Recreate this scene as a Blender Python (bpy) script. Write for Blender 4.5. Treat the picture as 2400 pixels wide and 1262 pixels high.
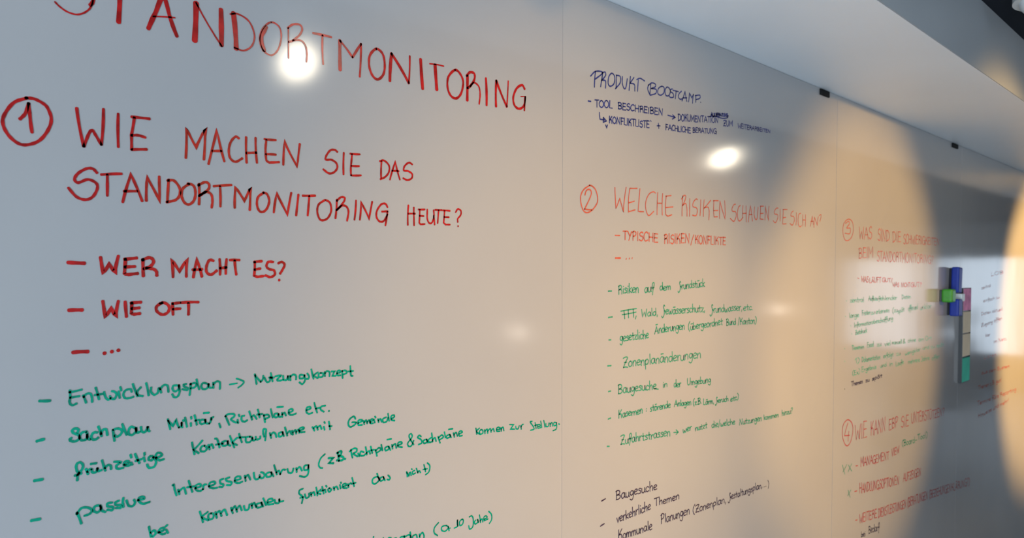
import bpy, bmesh, math, random
from mathutils import Vector, Matrix
D = bpy.data
SC = bpy.context.scene
for o in list(D.objects): D.objects.remove(o, do_unlink=True)
COL = SC.collection
random.seed(7)

# ------------------------------------------------------------------ camera
# The whiteboard wall is the plane y = 0, running along +x; the room lies at y < 0.
CAM = Vector((0.0, -1.0, 1.65))
W, H, F = 2400.0, 1262.0, 1800.0
PITCH = math.radians(-1.9)
HORIZON, VPX = 645.0, 2985.0
ALPHA = math.atan((VPX - W/2) / F)                 # angle between the view and the wall direction
FWD = Vector((math.cos(ALPHA)*math.cos(PITCH), math.sin(ALPHA)*math.cos(PITCH), math.sin(PITCH)))
RIGHT = Vector((math.sin(ALPHA), -math.cos(ALPHA), 0.0))
UP = RIGHT.cross(FWD)
PY = HORIZON - F*math.tan(PITCH)                   # image row of the optical axis (the photo is a crop)
cam_d = D.cameras.new('camera'); cam = D.objects.new('camera', cam_d); COL.objects.link(cam)
m3 = Matrix((RIGHT, UP, -FWD)).transposed()
cam.matrix_world = Matrix.Translation(CAM) @ m3.to_4x4()
cam_d.sensor_fit = 'HORIZONTAL'; cam_d.sensor_width = 36.0; cam_d.lens = 36.0*F/W
cam_d.shift_y = (PY - H/2)/W
cam_d.clip_start = 0.05
cam_d.dof.use_dof = True; cam_d.dof.focus_distance = 1.25; cam_d.dof.aperture_fstop = 27.0/3.4
SC.camera = cam

# ------------------------------------------------------------------ view, sky
SC.view_settings.view_transform = 'Standard'; SC.view_settings.look = 'None'
SC.view_settings.gamma = 1.0; SC.view_settings.use_curve_mapping = False
SC.view_settings.exposure = -0.75
w = D.worlds.new('overcast_sky'); SC.world = w; w.use_nodes = True
bg = w.node_tree.nodes['Background']; bg.inputs[0].default_value = (0.72, 0.82, 1.0, 1); bg.inputs[1].default_value = 1.3

def rot_to(direction):
    return Vector(direction).to_track_quat('-Z', 'Y').to_euler()
def area(name, loc, target, sx, sy, power, color, spread=180):
    l = D.lights.new(name, 'AREA'); l.shape = 'RECTANGLE'; l.size = sx; l.size_y = sy
    l.energy = power; l.color = color; l.spread = math.radians(spread)
    o = D.objects.new(name, l); COL.objects.link(o); o.location = loc
    o.rotation_euler = rot_to(Vector(target)-Vector(loc)); return o
def spot(name, loc, target, power, color, size_deg, blend, radius=0.05):
    l = D.lights.new(name, 'SPOT'); l.energy = power; l.color = color
    l.spot_size = math.radians(size_deg); l.spot_blend = blend; l.shadow_soft_size = radius
    o = D.objects.new(name, l); COL.objects.link(o); o.location = loc
    o.rotation_euler = rot_to(Vector(target)-Vector(loc)); return o
CEIL = 2.42
ROOM_X0, ROOM_X1, ROOM_Y = -2.6, 13.0, -5.0
DAY = (0.74, 0.88, 1.0); WARM = (1.0, 0.58, 0.18)
# daylight entering by the tall window of the left end wall
area('left_window_light', (ROOM_X0+0.10, -2.1, 1.25), (4, -1.2, 1.6), 2.0, 1.8, 310, DAY)
area('added_soffit_fill', (-0.8, ROOM_Y+0.1, 1.5), (0.3, -2.2, 0), 3.2, 1.5, 60, DAY, 80)  # added fill, bounced off the floor to brighten the soffit
# daylight entering by the windows of the far end wall
area('end_window_light', (ROOM_X1-0.10, -2.1, 1.2), (0, -2.1, 1.2), 3.6, 1.4, 42, DAY)

def ray(px, py):
    return (FWD*F + RIGHT*(px-W/2) - UP*(py-PY)).normalized()
def at(px, py, y=0.0):
    """point of the wall plane (or a plane parallel to it) seen at a photo pixel"""
    d = ray(px, py); t = (y-CAM.y)/d.y
    return CAM + d*t
def at_z(px, py, z):
    d = ray(px, py); t = (z-CAM.z)/d.z
    return CAM + d*t
def mirrored(px, py, z):
    """the room point at height z whose reflection in the board shows at a photo pixel"""
    p = at_z(px, py, z); return Vector((p.x, -p.y, p.z))
TOP = at(1817, 162.5).z                            # upper edge of the whiteboards = underside of the soffit

LZ = CEIL-.14                                      # height of the spotlight heads
HEAD1, HEAD2 = mirrored(690, 132, LZ), mirrored(1690, 362, LZ)
# warm spotlights washing the whiteboards: position, middle of the pool of light, power, cone, blend
WASH = [(Vector((1.24, -2.75, CEIL-.12)), (1.24, 0, 1.36), 640, 39, 1.0),
        (Vector((2.76, -2.60, CEIL-.12)), (2.76, 0, 1.46), 720, 38, .6),
        (Vector((1.90, -1.62, CEIL-.12)), (1.85, 0, 1.0), 140, 60, .9),  # added lamp, fills the gap between the two warm pools
        (Vector((5.40, -2.60, CEIL-.12)), (5.40, 0, 1.38), 2050, 38, .5)]
for loc, tgt, pw, ang, bl in WASH:
    spot('wall_washer_light', loc, tgt, pw, WARM, ang, bl, .045)

# ------------------------------------------------------------------ materials
def mat(name, color, rough=0.5, metal=0.0, noise=None, bump=0.0, spec=None, emit=None, coat=0.0, scale=8.0):
    m = D.materials.new(name); m.use_nodes = True; nt = m.node_tree; b = nt.nodes['Principled BSDF']
    b.inputs['Base Color'].default_value = (*color, 1); b.inputs['Roughness'].default_value = rough
    b.inputs['Metallic'].default_value = metal
    if spec is not None: b.inputs['Specular IOR Level'].default_value = spec
    b.inputs['Coat Weight'].default_value = coat; b.inputs['Coat Roughness'].default_value = 0.05
    if emit: b.inputs['Emission Color'].default_value = (*emit[0], 1); b.inputs['Emission Strength'].default_value = emit[1]
    if noise or bump:
        tc = nt.nodes.new('ShaderNodeTexCoord'); n = nt.nodes.new('ShaderNodeTexNoise')
        n.inputs['Scale'].default_value = scale; n.inputs['Detail'].default_value = 5
        nt.links.new(tc.outputs['Object'], n.inputs['Vector'])
        if noise:
            r = nt.nodes.new('ShaderNodeValToRGB'); r.color_ramp.elements[0].position = .3; r.color_ramp.elements[1].position = .7
            r.color_ramp.elements[0].color = (*[c*(1-noise) for c in color], 1); r.color_ramp.elements[1].color = (*[min(1, c*(1+noise)) for c in color], 1)
            nt.links.new(n.outputs['Fac'], r.inputs['Fac']); nt.links.new(r.outputs['Color'], b.inputs['Base Color'])
        if bump:
            bp = nt.nodes.new('ShaderNodeBump'); bp.inputs['Strength'].default_value = bump; bp.inputs['Distance'].default_value = 0.002
            nt.links.new(n.outputs['Fac'], bp.inputs['Height']); nt.links.new(bp.outputs['Normal'], b.inputs['Normal'])
    return m
M = {}
M['paint'] = mat('white_wall_paint', (.78, .78, .76), .6, noise=.03, bump=.1, scale=40)
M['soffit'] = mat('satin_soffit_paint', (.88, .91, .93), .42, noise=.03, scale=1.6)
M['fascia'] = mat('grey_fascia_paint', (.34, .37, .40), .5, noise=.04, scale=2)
M['ceiling'] = mat('dark_ceiling_paint', (.015, .018, .025), .8, spec=.1, noise=.1, scale=3)
M['endwall'] = mat('pale_grey_wall_paint', (.62, .64, .66), .6, noise=.04, scale=3)
M['floor'] = mat('blue_grey_floor', (.36, .41, .47), .35, noise=.1, scale=5)
M['clip'] = mat('black_clip_metal', (.006, .006, .006), .8, spec=.2)
M['black'] = mat('black_plastic', (.012, .013, .016), .35)
M['blue'] = mat('blue_eraser_plastic', (.006, .03, .30), .45, noise=.08, scale=30)
M['felt'] = mat('dark_felt', (.02, .02, .03), .95)
M['green'] = mat('green_magnet_plastic', (.035, .26, .02), .4, noise=.15, scale=60)
M['white'] = mat('white_plastic', (.75, .78, .76), .4)
M['pink'] = mat('pink_card', (.78, .28, .48), .7, noise=.25, scale=25)
M['beige'] = mat('manila_card', (.78, .64, .46), .7, noise=.05, scale=15)
M['teal'] = mat('teal_card', (.05, .52, .36), .7, noise=.12, scale=15)
M['glass'] = mat('window_frame_metal', (.25, .27, .3), .4)
M['curtain'] = mat('pale_curtain_cloth', (.62, .68, .78), .8, noise=.05, scale=3)
M['lampbody'] = mat('white_lamp_metal', (.7, .7, .68), .4)
M['lens'] = mat('glowing_lamp_lens', (1, .9, .75), .3, emit=((1.0, .88, .68), 70.0))
M['globe'] = mat('glowing_lamp_globe', (1, .9, .8), .4, emit=((1.0, .86, .72), 30.0))
M['lensdim'] = mat('frosted_lamp_glass', (.8, .83, .85), .35)
M['table'] = mat('light_table_top', (.62, .62, .60), .3)
M['skin'] = mat('skin', (.42, .22, .15), .6)
M['hair'] = mat('brown_hair', (.06, .03, .02), .7)
M['shirt'] = mat('rust_shirt_cloth', (.25, .10, .08), .8)
M['shirt2'] = mat('dark_jumper_cloth', (.06, .07, .10), .8)
M['trousers'] = mat('dark_trouser_cloth', (.03, .035, .05), .8)

def board_material():
    m = D.materials.new('enamel_whiteboard'); m.use_nodes = True; nt = m.node_tree; b = nt.nodes['Principled BSDF']
    L = nt.links.new
    tc = nt.nodes.new('ShaderNodeTexCoord')
    n = nt.nodes.new('ShaderNodeTexNoise'); n.inputs['Scale'].default_value = 2.2; n.inputs['Detail'].default_value = 4
    L(tc.outputs['Object'], n.inputs['Vector'])
    r = nt.nodes.new('ShaderNodeValToRGB')
    r.color_ramp.elements[0].position = .3; r.color_ramp.elements[0].color = (.315, .31, .315, 1)
    r.color_ramp.elements[1].position = .7; r.color_ramp.elements[1].color = (.335, .33, .33, 1)
    L(n.outputs['Fac'], r.inputs['Fac']); L(r.outputs['Color'], b.inputs['Base Color'])
    b.inputs['Roughness'].default_value = 0.16
    b.inputs['IOR'].default_value = 1.5
    # dried wiping streaks: slightly rougher patches
    mp = nt.nodes.new('ShaderNodeMapping'); mp.inputs['Scale'].default_value = (9, 9, 2)
    n2 = nt.nodes.new('ShaderNodeTexNoise'); n2.inputs['Scale'].default_value = 1.0; n2.inputs['Detail'].default_value = 6
    L(tc.outputs['Object'], mp.inputs['Vector']); L(mp.outputs['Vector'], n2.inputs['Vector'])
    mr = nt.nodes.new('ShaderNodeMapRange'); mr.inputs['To Min'].default_value = .08; mr.inputs['To Max'].default_value = .14
    L(n2.outputs['Fac'], mr.inputs['Value']); L(mr.outputs['Result'], b.inputs['Roughness'])
    n3 = nt.nodes.new('ShaderNodeTexNoise'); n3.inputs['Scale'].default_value = 3.0; n3.inputs['Detail'].default_value = 1
    L(tc.outputs['Object'], n3.inputs['Vector'])
    bp = nt.nodes.new('ShaderNodeBump'); bp.inputs['Strength'].default_value = .25; bp.inputs['Distance'].default_value = .004
    L(n3.outputs['Fac'], bp.inputs['Height']); L(bp.outputs['Normal'], b.inputs['Normal'])
    return m
M['board'] = board_material()

def ink(name, c, dark=.55):
    m = D.materials.new(name); m.use_nodes = True; nt = m.node_tree; b = nt.nodes['Principled BSDF']; L = nt.links.new
    tc = nt.nodes.new('ShaderNodeTexCoord'); n = nt.nodes.new('ShaderNodeTexNoise')
    n.inputs['Scale'].default_value = 70; n.inputs['Detail'].default_value = 4
    L(tc.outputs['Object'], n.inputs['Vector'])
    r = nt.nodes.new('ShaderNodeValToRGB'); r.color_ramp.elements[0].position = .35; r.color_ramp.elements[1].position = .65
    r.color_ramp.elements[0].color = (*[x*dark for x in c], 1); r.color_ramp.elements[1].color = (*c, 1)
    L(n.outputs['Fac'], r.inputs['Fac']); L(r.outputs['Color'], b.inputs['Base Color'])
    b.inputs['Roughness'].default_value = .22
    return m
INK = {'red': ink('red_marker_ink', (.40, .012, .012)), 'green': ink('green_marker_ink', (.0, .27, .165), .6),
       'orange_red': ink('orange_red_marker_ink', (.46, .10, .065), .8), 'rust': ink('rust_red_marker_ink', (.42, .05, .05), .75),  # lighter reds on the farther panels
       'light_green': ink('light_green_marker_ink', (.04, .27, .16), .75), 'pale_green': ink('pale_green_marker_ink', (.13, .40, .28), .8),  # lighter greens on the farther panels
       'blue': ink('blue_marker_ink', (.035, .045, .20)), 'black': ink('black_marker_ink', (.055, .035, .07))}

# ------------------------------------------------------------------ object helpers
def link(name, bm, m, parent=None, smooth=False, loc=None):
    me = D.meshes.new(name); bm.to_mesh(me); bm.free(); me.materials.append(m)
    if smooth: me.polygons.foreach_set('use_smooth', [True]*len(me.polygons))
    o = D.objects.new(name, me); COL.objects.link(o)
    if parent: o.parent = parent
    if loc is not None: o.location = loc
    return o
def thing(name, label, cat, loc, group=None):
    o = D.objects.new(name, None); COL.objects.link(o); o.location = loc; o.empty_display_size = .05
    o['label'] = label; o['category'] = cat
    if group: o['group'] = group
    return o
def tag(o, label, cat, group=None):
    o['label'] = label; o['category'] = cat
    if group: o['group'] = group
    return o
def struct(o): o['kind'] = 'structure'; return o
def box(lo, hi, bevel=0.0, seg=2):
    bm = bmesh.new(); bmesh.ops.create_cube(bm, size=1)
    for v in bm.verts:
        v.co = Vector([(lo[i]+hi[i])/2 + v.co[i]*(hi[i]-lo[i]) for i in range(3)])
    if bevel: bmesh.ops.bevel(bm, geom=bm.edges[:], offset=bevel, segments=seg, affect='EDGES', profile=.6)
    return bm
def add(bm, other):
    me = D.meshes.new('tmp'); other.to_mesh(me); other.free(); bm.from_mesh(me); D.meshes.remove(me); return bm
def cyl(r1, r2, z0, z1, seg=24, cap=True):
    bm = bmesh.new(); bmesh.ops.create_cone(bm, cap_ends=cap, segments=seg, radius1=r1, radius2=r2, depth=z1-z0)
    for v in bm.verts: v.co.z += (z0+z1)/2
    return bm

# ------------------------------------------------------------------ room shell
def wall_with_holes(axis, pos, t, u0, u1, z0, z1, holes, name, m):
    """a wall slab built from boxes around rectangular openings; axis 'x' or 'y' is its normal"""
    bm = bmesh.new(); us = sorted({u0, u1, *[h[0] for h in holes], *[h[1] for h in holes]})
    def b(a, c, e, f):
        if c-a < 1e-6 or f-e < 1e-6: return
        add(bm, box((a, pos, e), (c, pos+t, f)) if axis == 'y' else box((pos, a, e), (pos+t, c, f)))
    for a, c in zip(us, us[1:]):
        h = [q for q in holes if q[0] <= a+1e-6 and q[1] >= c-1e-6]
        if h: b(a, c, z0, h[0][2]); b(a, c, h[0][3], z1)
        else: b(a, c, z0, z1)
    return struct(link(name, bm, m))
struct(link('floor', box((ROOM_X0, ROOM_Y, -.1), (ROOM_X1, .14, 0)), M['floor']))
struct(link('ceiling', box((ROOM_X0, ROOM_Y, CEIL), (ROOM_X1, .14, CEIL+.1)), M['ceiling']))
struct(link('wall_back', box((ROOM_X0, .02, 0), (ROOM_X1, .14, CEIL)), M['paint']))
longholes = [(-3.1, -1.1, .3, 2.2)]
wall_with_holes('x', ROOM_X0-.12, .12, ROOM_Y, .14, 0, CEIL, longholes, 'wall_left', M['paint'])
fronthole = [(-2.4, .8, .7, 2.3)]  # opening added behind the camera for the soffit fill
wall_with_holes('y', ROOM_Y-.12, .12, ROOM_X0, ROOM_X1, 0, CEIL, fronthole, 'wall_front', M['fascia'])
endholes = [(-1.35, -.2, .45, 1.95), (-2.7, -1.5, .45, 1.95), (-4.05, -2.85, .45, 1.95)]
wall_with_holes('x', ROOM_X1, .12, ROOM_Y, .14, 0, CEIL, endholes, 'wall_right', M['endwall'])
def window(name, axis, pos, u0, u1, z0, z1, n=2):
    o = struct(D.objects.new(name, None)); COL.objects.link(o)
    t = .05
    def bb(a, c, e, f): return box((a, pos, e), (c, pos+.05, f)) if axis == 'y' else box((pos, a, e), (pos+.05, c, f))
    for a, c, e, f in ((u0, u1, z0, z0+t), (u0, u1, z1-t, z1), (u0, u0+t, z0+t, z1-t), (u1-t, u1, z0+t, z1-t)):
        link('frame_bar', bb(a, c, e, f), M['glass'], o)
    for k in range(1, n):
        u = u0+(u1-u0)*k/n; link('mullion', bb(u-.02, u+.02, z0+t, z1-t), M['glass'], o)
window('window_1', 'x', ROOM_X0-.09, *longholes[0], 3)
window('window_5', 'y', ROOM_Y-.09, *fronthole[0], 4)  # unseen window added to go with the soffit fill
for k, h in enumerate(endholes): window('window_%d' % (k+2), 'x', ROOM_X1+.03, *h, 2)

# soffit running along the wall over the whiteboards
SOF = .398
sb = box((ROOM_X0, -SOF, TOP), (ROOM_X1, .02, CEIL), 0)
so = link('trim_1', sb, M['soffit']); struct(so)
so['label'] = 'pale blue-white soffit running along the top of the whiteboards'
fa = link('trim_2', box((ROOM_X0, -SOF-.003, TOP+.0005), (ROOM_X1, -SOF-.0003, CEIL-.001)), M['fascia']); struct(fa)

# ------------------------------------------------------------------ whiteboard panels
SEAMS = [at(1317, 1100).x, at(1962, 300).x, at(2252, 500).x]
step = SEAMS[2]-SEAMS[1]
edges = [SEAMS[0]-1.5, *SEAMS, SEAMS[2]+step, SEAMS[2]+2*step]
edges = [edges[0]-1.5] + edges
LABELS = ['white board panel behind the camera at the start of the row',
          'large whiteboard panel with the red title and number 1 questions',
          'whiteboard panel with number 2 heading and blue note above it',
          'whiteboard panel with number 3 and 4 headings, blue eraser on it',
          'narrow-looking whiteboard panel at right edge with faint red lines',
          'last whiteboard panel of the row']
PANELS = []
GAP = [.0006, .0006, .0001, .0012, .0010, .0006, .0006]
for k in range(len(edges)-1):
    x0, x1 = edges[k], edges[k+1]
    p = thing('whiteboard_panel', LABELS[k], 'whiteboard', (x0, 0, 0), 'whiteboard panels along the wall')
    link('board_surface', box((GAP[k], 0.0, .04), (x1-x0-.0006, .018, TOP-.0015)), M['board'], p)
    PANELS.append((x0, x1, p))
def panel_of(x):
    for x0, x1, p in PANELS:
        if x0 <= x < x1: return x0, p
    return PANELS[-1][0], PANELS[-1][2]
# black retaining clips at the top edge, left of each seam
for px, py, wpx in ((1931, 213, 21), (2237, 342, 13)):
    c = at(px, py); a = at(px-wpx/2, py).x; b = at(px+wpx/2, py).x
    x0, p = panel_of(c.x)
    hb = box((a-x0, -.005, TOP-.021), (b-x0, .0, TOP-.003), .0015)
    link('clip', hb, M['clip'], p)

# ------------------------------------------------------------------ handwriting
EPS = -.0006
def catmull(P, closed=False, n=5):
    if len(P) < 3: return P
    out = []
    q = [P[-2]]+P+[P[1]] if closed else [P[0]*2-P[1]]+P+[P[-1]*2-P[-2]]
    for i in range(1, len(q)-2):
        a, b, c, d = q[i-1], q[i], q[i+1], q[i+2]
        for k in range(n):
            t = k/n
            out.append(.5*((2*b)+(c-a)*t+(2*a-5*b+4*c-d)*t*t+(3*b-a-3*c+d)*t**3))
    out.append(q[-2]); return out
def ribbon(bm, P, wd):
    """flat rounded-end marker stroke on the board, P in (x, z) metres"""
    Q = [P[0]]
    for p in P[1:]:
        if (p-Q[-1]).length > 1e-5: Q.append(p)
    r = wd/2
    def V(p): return bm.verts.new((p.x, EPS, p.y))
    if len(Q) == 1:
        vs = [V(Q[0]+Vector((math.cos(a), math.sin(a)))*r*1.15) for a in [i*math.pi/4 for i in range(8)]]
        bm.faces.new(vs); return
    L, R = [], []
    n = len(Q)
    for i in range(n):
        d = (Q[min(i+1, n-1)]-Q[max(i-1, 0)])
        if d.length < 1e-7: d = Q[i]-Q[i-1]
        d.normalize(); nn = Vector((-d.y, d.x))
        k = 1.0
        if 0 < i < n-1:
            a = (Q[i]-Q[i-1]).normalized(); c = max(.45, abs(a.dot(d))); k = 1/c
        wob = 1 + .10*math.sin(i*1.7 + Q[0].x*91)
        L.append(V(Q[i]+nn*r*k*wob)); R.append(V(Q[i]-nn*r*k*wob))
    for i in range(n-1): bm.faces.new((L[i], R[i], R[i+1], L[i+1]))
    for e, (v1, v2, q, qq) in ((0, (L[0], R[0], Q[0], Q[1])), (1, (R[-1], L[-1], Q[-1], Q[-2]))):
        d = (q-qq).normalized(); nn = Vector((-d.y, d.x))
        s = [V(q+d*r*.8*math.cos(t)+nn*r*math.sin(t)) for t in (-.9, 0, .9)]
        if e == 0: bm.faces.new([R[0], L[0]] + s) if False else bm.faces.new([L[0]]+s+[R[0]])
        else: bm.faces.new([R[-1]]+s+[L[-1]])
class Crop:
    def __init__(s, ox, oy, k): s.o = (ox, oy, k)
    def px(s, x, y): return s.o[0]+x/s.o[2], s.o[1]+y/s.o[2]
    def w(s, x, y):
        a = at(*s.px(x, y)); return Vector((a.x, a.z))
LINE = [None]
def line(label=None, name='text_line'):
    LINE[0] = (label, name, {})
def _holder(x):
    """the line's own empty under the panel it is written on"""
    label, name, d = LINE[0]
    x0, p = panel_of(x)
    if p.name not in d:
        e = D.objects.new(name, None); COL.objects.link(e); e.parent = p; e.empty_display_size = .02
        if label: e['label'] = label
        d[p.name] = (e, x0)
    return d[p.name]
def put(name, strokes, color):
    """strokes: list of (points, width) in wall metres -> one word mesh"""
    if not strokes: return
    cx = min(p.x for P, _ in strokes for p in P)
    e, x0 = _holder(cx+.01)
    bm = bmesh.new()
    for P, wd in strokes: ribbon(bm, [Vector((p.x-x0, p.y)) for p in P], wd)
    bmesh.ops.recalc_face_normals(bm, faces=bm.faces)
    for f in bm.faces:
        f.normal_update()
        if f.normal.y > 0: f.normal_flip()
    link(name, bm, INK[color], e)
def parse(crop, spec, mm):
    """'l x,y x,y; s x,y ...; d x,y' -> strokes; a leading number after the letter gives the width in crop pixels"""
    out = []
    for st in spec.split(';'):
        tk = st.split()
        if not tk: continue
        kind = tk[0]; pts = [tuple(float(v) for v in t.split(',')) for t in tk[1:]]
        wd = mm/1000
        if len(kind) > 1:
            x, y = pts[len(pts)//2]; q = float(kind[1:])
            dx = abs(pts[-1][0]-pts[0][0]); dy = abs(pts[-1][1]-pts[0][1])
            if kind[0] == 's' or dy > dx: wd = abs(crop.w(x+q/2, y).x-crop.w(x-q/2, y).x)
            else: wd = abs(crop.w(x, y+q/2).y-crop.w(x, y-q/2).y)
        P = [Vector(p) for p in pts]
        if kind[0] == 's':
            closed = (P[0]-P[-1]).length < 1
            P = catmull(P, closed)
        elif len(P) > 1:
            # a slight hand-drawn bow on straight strokes
            Q = [P[0]]
            for a, b in zip(P, P[1:]):
                d = b-a; nn = Vector((-d.y, d.x))
                bow = .018*math.sin(a.x*.37+b.y*.11)
                for t in (.25, .5, .75, 1): Q.append(a+d*t+nn*bow*4*t*(1-t))
            P = Q
        out.append(([crop.w(p.x, p.y) for p in P], wd))
    return out
def trace(crop, spec, color, mm=3.2, name='word'):
    put(name, parse(crop, spec, mm), color)

# hand-lettered stroke alphabet: baseline y=0, cap height 1, per glyph (advance, strokes)
G = {
'A': (.75, 'l 0,0 .35,1 .68,0; l .12,.38 .6,.38'), 'B': (.65, 'l .1,1 .1,0; s 0,.92 .3,1 .5,.8 .4,.58 .12,.5; s .12,.5 .45,.45 .55,.2 .35,.02 .05,0'),
'C': (.65, 's .55,.85 .38,1 .12,.8 .02,.4 .2,.02 .55,.15'), 'D': (.7, 'l .1,.97 .1,0; s 0,.95 .35,.95 .6,.6 .5,.2 .05,0'),
'E': (.6, 'l .05,1 .5,.97; l .1,1 .05,0 .5,.02; l .08,.52 .45,.52'), 'F': (.58, 'l .05,1 .5,.97; l .1,1 .08,0; l .08,.52 .42,.52'),
'G': (.75, 's .6,.85 .4,1 .1,.8 .02,.35 .25,0 .58,.15 .62,.45; l .35,.47 .66,.47; l .64,.47 .62,-.12'),
'H': (.68, 'l .05,1 .05,0; l .55,1 .55,0; l .05,.5 .55,.5'), 'I': (.28, 'l .1,1 .1,0'), 'J': (.55, 's .1,.95 .35,1 .45,.6 .38,.05 .15,-.1 .0,.1'),
'K': (.65, 'l .08,1 .08,0; l .52,1 .1,.45; s .1,.45 .38,.5 .5,.25 .5,0'), 'L': (.52, 'l .08,1 .05,.02 .45,0'),
'M': (.82, 'l .05,0 .08,1 .36,.35 .66,1 .68,0'), 'N': (.75, 'l .05,0 .08,1 .56,0 .6,1'), 'O': (.72, 's .32,1 .05,.7 .03,.3 .3,0 .58,.25 .6,.7 .32,1'),
'P': (.62, 'l .12,1 .1,0; s .0,.85 .25,1 .5,.85 .4,.55 .1,.42'), 'R': (.65, 'l .12,.97 .1,0; s .02,.9 .32,1 .5,.8 .35,.6 .1,.48; s .2,.52 .42,.52 .53,.3 .52,0'),
'S': (.6, 's .5,.88 .35,1 .1,.82 .15,.58 .42,.5 .5,.25 .3,0 .02,.12'), 'T': (.62, 'l .0,.97 .58,1; l .3,.98 .3,0'),
'U': (.68, 's .05,1 .05,.35 .2,.02 .45,.1 .55,.5 .56,1'), 'V': (.65, 'l .02,1 .28,0 .55,1'), 'W': (.85, 'l .02,1 .18,0 .4,.6 .58,0 .76,1'),
'X': (.6, 'l .02,1 .5,0; l .5,1 .02,0'), 'Y': (.6, 'l .02,1 .28,.5; l .52,1 .15,-.05'), 'Z': (.65, 's .02,.9 .3,1 .55,.92 .3,.5 .05,.02; s .05,.02 .3,.06 .58,.0; l .15,.5 .45,.5'),
'a': (.55, 's .42,.52 .2,.55 .03,.3 .15,.02 .35,.12 .43,.5; s .43,.5 .43,.15 .52,.03'), 'b': (.5, 'l .05,1 .07,.03; s .07,.35 .28,.5 .42,.3 .3,.05 .07,.05'),
'c': (.45, 's .4,.45 .2,.55 .03,.3 .15,.02 .4,.1'), 'd': (.55, 's .4,.5 .15,.52 .03,.25 .18,.02 .38,.15 .42,.4; l .42,1 .46,.02'),
'e': (.48, 's .04,.28 .3,.33 .4,.45 .22,.57 .03,.35 .12,.05 .42,.08'), 'f': (.4, 's .12,-.3 .2,.2 .38,.8 .25,1 .1,.8 .15,.3; l .02,.42 .36,.45'),
'g': (.52, 's .4,.5 .18,.55 .05,.3 .2,.1 .38,.25 .43,.5; s .43,.5 .42,-.1 .25,-.38 .02,-.25'), 'h': (.5, 'l .05,1 .08,0; s .08,.3 .25,.52 .38,.4 .4,0'),
'i': (.22, 'l .08,.52 .1,0; l .1,.75 .11,.8'), 'j': (.25, 's .12,.52 .14,-.2 .0,-.35; l .12,.75 .13,.8'), 'k': (.48, 'l .05,1 .08,0; s .4,.55 .12,.28 .42,.02'),
'l': (.22, 'l .08,1 .12,.02'), 'm': (.72, 'l .04,.52 .06,0; s .06,.3 .2,.54 .32,.4 .33,0; s .33,.3 .46,.54 .6,.4 .62,0'),
'n': (.5, 'l .04,.52 .06,0; s .06,.3 .22,.54 .38,.42 .4,0'), 'o': (.5, 's .22,.55 .04,.38 .06,.1 .22,0 .4,.15 .4,.42 .22,.55'),
'p': (.5, 'l .05,.5 .08,-.38; s .06,.4 .25,.56 .42,.35 .28,.08 .08,.1'), 'r': (.38, 'l .05,.52 .08,0; s .08,.3 .2,.5 .34,.5'),
's': (.42, 's .36,.48 .2,.56 .08,.42 .3,.26 .32,.08 .03,.04'), 't': (.4, 'l .15,.85 .2,.05 .3,.02; l .0,.52 .36,.54'),
'u': (.5, 's .04,.52 .05,.15 .2,.0 .36,.15 .4,.52; s .4,.52 .4,.12 .48,.02'), 'v': (.45, 'l .03,.52 .2,0 .4,.52'),
'w': (.65, 's .04,.52 .08,.08 .2,.0 .3,.3; s .3,.3 .38,.0 .52,.1 .56,.5'), 'x': (.45, 'l .03,.52 .38,0; l .38,.52 .03,0'), 'y': (.48, 'l .03,.52 .2,.05; l .4,.52 .08,-.35'),
'z': (.45, 'l .03,.5 .38,.52 .05,.03 .42,.02'), 'ä': (.55, 's .42,.52 .2,.55 .03,.3 .15,.02 .35,.12 .43,.5; s .43,.5 .43,.15 .52,.03; l .12,.82 .42,.84'),
'ö': (.5, 's .22,.55 .04,.38 .06,.1 .22,0 .4,.15 .4,.42 .22,.55; l .1,.82 .38,.84'), 'ü': (.5, 's .04,.52 .05,.15 .2,.0 .36,.15 .4,.52; s .4,.52 .4,.12 .48,.02; l .08,.82 .4,.84'),
'Ä': (.7, 'l 0,0 .32,.85 .6,0; l .12,.32 .5,.32; l .18,1.12 .5,1.14'), 'Ü': (.68, 's .05,.9 .05,.35 .2,.02 .45,.1 .55,.5 .56,.9; l .15,1.1 .5,1.1'),
'§': (.62, 's .5,.95 .38,1.08 .3,.85 .42,.5 .4,0 .15,-.35 .0,-.15; s .4,.4 .5,.45 .58,.3'),
'.': (.22, 'd .08,.02'), ',': (.25, 'l .12,.1 .05,-.15'), ':': (.25, 'd .1,.1; d .1,.45'), '-': (.45, 'l .05,.35 .38,.35'), '/': (.4, 'l .3,1.05 .05,-.1'),
'(': (.4, 's .35,1.1 .1,.7 .08,.25 .28,-.15'), ')': (.38, 's .05,1.1 .28,.75 .25,.2 .02,-.15'), '?': (.5, 's .05,.8 .25,1 .45,.8 .25,.5 .22,.25; d .22,.02'),
'1': (.35, 'l .02,.7 .22,1 .24,0'), '!': (.25, 'l .12,1 .1,.3; d .1,.02'), '+': (.6, 'l .05,.4 .5,.4; l .28,.65 .26,.12'), '&': (.6, 's .55,.0 .2,.6 .3,1 .42,.8 .1,.2 .3,.0 .52,.3'), '"': (.3, 'l .08,1 .08,.8; l .2,1 .2,.8'), ' ': (.4, ''),
}
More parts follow.
